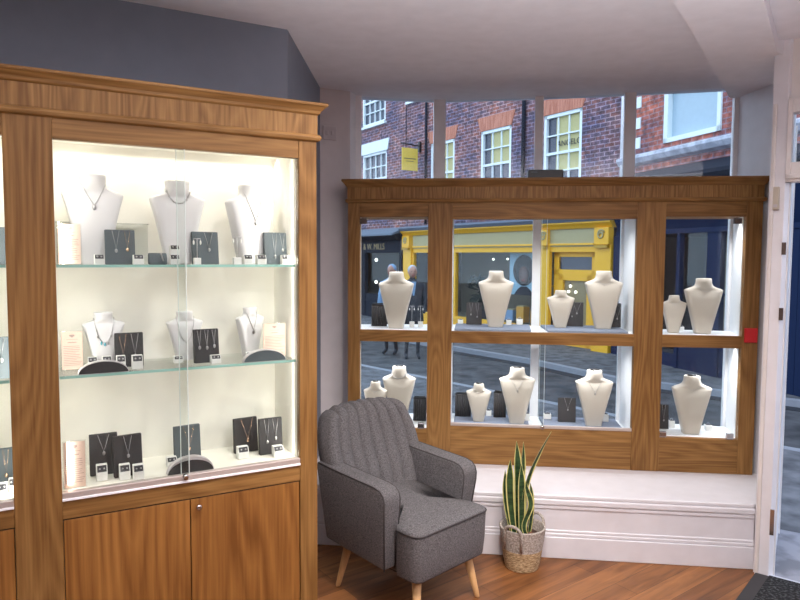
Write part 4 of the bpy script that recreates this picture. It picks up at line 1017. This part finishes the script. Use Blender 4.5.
# right hand building
bB = tag(empty('red_brick_building', (F0[0], F0[1], 0), RB), 'red brick building with pale string course above the navy shopfront', 'building')
b = MB(); grid_wall(b, -9, -.12, 3.12, 7.6, -.35, 0, [(-2.56, -1.26, 3.60, 4.55)]); b.build('brick_wall', M['brick2'], bB)
f = MB()
for a in ((-2.56, -2.48, 3.6, 4.55), (-1.36, -1.26, 3.6, 4.55), (-2.56, -1.26, 4.49, 4.55), (-2.56, -1.26, 3.6, 3.68)): f.box(a[0], a[1], -.1, .03, a[2], a[3])
f = f.build('white_window', M['wframe'], bB); MB().box(-2.5, -1.3, -.09, -.07, 3.62, 4.53).build('pane', M['bluepane'], f)
MB().prism([(0, 3.30), (.10, 3.34), (.16, 3.42), (.16, 3.47), (0, 3.52)], -9, -.12, 'x').build('string_course', M['stone'], bB)
for z in (3.62, 3.98, 4.36, 4.75): MB().box(-.62, -.36, 0, .02, z, z+.20).build('quoin', M['wframe'], bB)
MB().tube([(-.2, .07, 2.5), (-.2, .07, 7.6)], .05, 8).build('drainpipe', M['post'], bB)
ns = tag(empty('navy_shopfront', (F0[0], F0[1], 0), RB), 'navy blue shopfront with tall windows seen through the right bay and door', 'shopfront')
MB().prism([(0, 2.60), (.30, 2.70), (.45, 2.90), (.45, 2.96), (0, 3.18)], -9, -.10, 'x').build('cornice', M['blackp'], ns)
MB().prism([(.0, 2.10), (.05, 2.10), (.30, 2.66), (0, 2.66)], -9, -.10, 'x').build('signboard', M['navy'], ns)
MB().box(-9, -.10, 0, .10, 2.02, 2.10).build('signboard_rail', M['navy'], ns)
for s0, s1 in ((-.30, .0), (-1.82, -1.74), (-2.72, -2.42), (-3.2, -3.0), (-4.1, -3.5), (-5.6, -4.1), (-9, -6.4)): MB().box(s0, s1, -.02, .08, -.3, 2.02).build('pilaster', M['navy'], ns, .01)
MB().box(-1.80, -.30, -.03, .03, -.3, -.05).build('stall_riser', M['navy'], ns); MB().box(-9, -1.80, -.03, .05, -.3, .30).build('stall_riser', M['navy'], ns)
MB().box(-9, -1.74, -.01, 0, .3, 2.02).build('shop_pane', M['shopglass'], ns)
MB().box(-3.5, -1.74, -.60, -.55, -.1, 1.98).build('pale_reflection_panel', M['shopin'], ns)  # pale panel stands in for the reflection in the window
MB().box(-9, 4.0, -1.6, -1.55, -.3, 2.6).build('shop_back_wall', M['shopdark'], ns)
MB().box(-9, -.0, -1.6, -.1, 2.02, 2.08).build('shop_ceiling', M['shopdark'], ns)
MB().box(-3.5, -1.80, -.04, .02, 1.02, 1.05).build('glazing_bar', M['navy'], ns)

# people in the street
def person(loc, rot, H, label, coat, hair, legc, extra=None):
    root = tag(empty('person', loc, rot), label, 'person')
    k = H/1.75
    me = bpy.data.meshes.new('body')
    J = {'pel': (0, 0, .95), 'sp': (0, .01, 1.15), 'ch': (0, .0, 1.36), 'nk': (0, 0, 1.49), 'hb': (0, -.01, 1.56),
         'hl': (-.09, 0, .90), 'kl': (-.10, -.05, .50), 'al': (-.11, .02, .09), 'fl': (-.12, -.13, .03),
         'hr': (.09, 0, .90), 'kr': (.10, -.10, .52), 'ar': (.11, .0, .09), 'fr': (.12, -.15, .03),
         'sl': (-.17, 0, 1.40), 'el': (-.23, .02, 1.14), 'wl': (-.21, -.10, .92), 'gl': (-.20, -.13, .84),
         'sr': (.17, 0, 1.40), 'er': (.23, .02, 1.14), 'wr': (.21, -.12, .94), 'gr': (.20, -.16, .87)}
    R = dict(pel=.13, sp=.12, ch=.14, nk=.055, hb=.06, hl=.09, kl=.058, al=.04, fl=.035, hr=.09, kr=.058, ar=.04, fr=.035, sl=.06, el=.042, wl=.028, gl=.035, sr=.06, er=.042, wr=.028, gr=.035)
    names = list(J); E = [('pel', 'sp'), ('sp', 'ch'), ('ch', 'nk'), ('nk', 'hb'), ('pel', 'hl'), ('hl', 'kl'), ('kl', 'al'), ('al', 'fl'), ('pel', 'hr'), ('hr', 'kr'), ('kr', 'ar'), ('ar', 'fr'), ('ch', 'sl'), ('sl', 'el'), ('el', 'wl'), ('wl', 'gl'), ('ch', 'sr'), ('sr', 'er'), ('er', 'wr'), ('wr', 'gr')]
    me.from_pydata([tuple(c*k for c in J[n]) for n in names], [(names.index(a), names.index(c)) for a, c in E], [])
    o = bpy.data.objects.new('body', me); COL.objects.link(o); o.parent = root; me.materials.append(legc)
    sk = o.modifiers.new('skin', 'SKIN'); o.modifiers.new('sub', 'SUBSURF').levels = 1
    o.modifiers['sub'].render_levels = 2
    for n, v in zip(names, me.skin_vertices[0].data): v.radius = (R[n]*k, R[n]*k*.85); v.use_root = (n == 'pel')
    c = MB().loft([(.72*k, .22*k, .17*k, 0, 2.2), (.95*k, .20*k, .15*k, 0, 2.2), (1.15*k, .18*k, .14*k, 0, 2.2), (1.35*k, .225*k, .14*k, 0, 2.4), (1.42*k, .215*k, .12*k, 0, 2.3), (1.47*k, .12*k, .09*k, 0, 2), (1.50*k, .07*k, .07*k, 0, 2)], 24)
    for s in (-1, 1): c.tube([(s*.18*k, 0, 1.41*k), (s*.245*k, .02*k, 1.14*k), (s*.22*k, -.10*k, .93*k)], [.065*k, .055*k, .045*k], 10)
    c.build('coat', coat, root)
    h = MB(); h.ball((0, -.01*k, 1.635*k), .078*k, .095*k, .118*k, 14); h.ball((0, -.108*k, 1.62*k), .012*k, .018*k, .02*k, 6)
    for s in (-1, 1): h.ball((s*.078*k, 0, 1.63*k), .012*k, .018*k, .028*k, 6)
    h = h.build('head', M['skin'], root)
    for s in (-1, 1): MB().ball((s*.03*k, -.098*k, 1.645*k), .011*k, .006*k, .008*k, 6).build('eye', M['hairb'], h)
    MB().box(-.022*k, .022*k, -.103*k, -.095*k, 1.575*k, 1.585*k).build('mouth', M['redcloth'], h)
    hr = MB().ball((0, .018*k, 1.672*k), .090*k, .098*k, .095*k, 12).build('hair', hair, root)
    if extra == 'shirt': MB().prism([(-.05*k, 1.46*k), (.05*k, 1.46*k), (.015*k, 1.2*k), (-.015*k, 1.2*k)], -.150*k, -.13*k, 'y').build('shirt_front', M['shirt'], root)
    if extra == 'bag': MB().box(.16*k, .34*k, -.26*k, -.14*k, .98*k, 1.2*k).build('red_sleeve_panel', M['redcloth'], root, .02)
    return root
person((.235, 12.6, -.36), math.radians(8), 1.79, 'person with grey hair in a dark coat walking along the street', M['coat'], M['hairg'], M['coat'], 'shirt')
person((-.17, 13.2, -.36), math.radians(-25), 1.80, 'person in a pale blue hooded top with a red bag, street behind glass', M['shirt'], M['shirt'], M['coat'], 'bag')
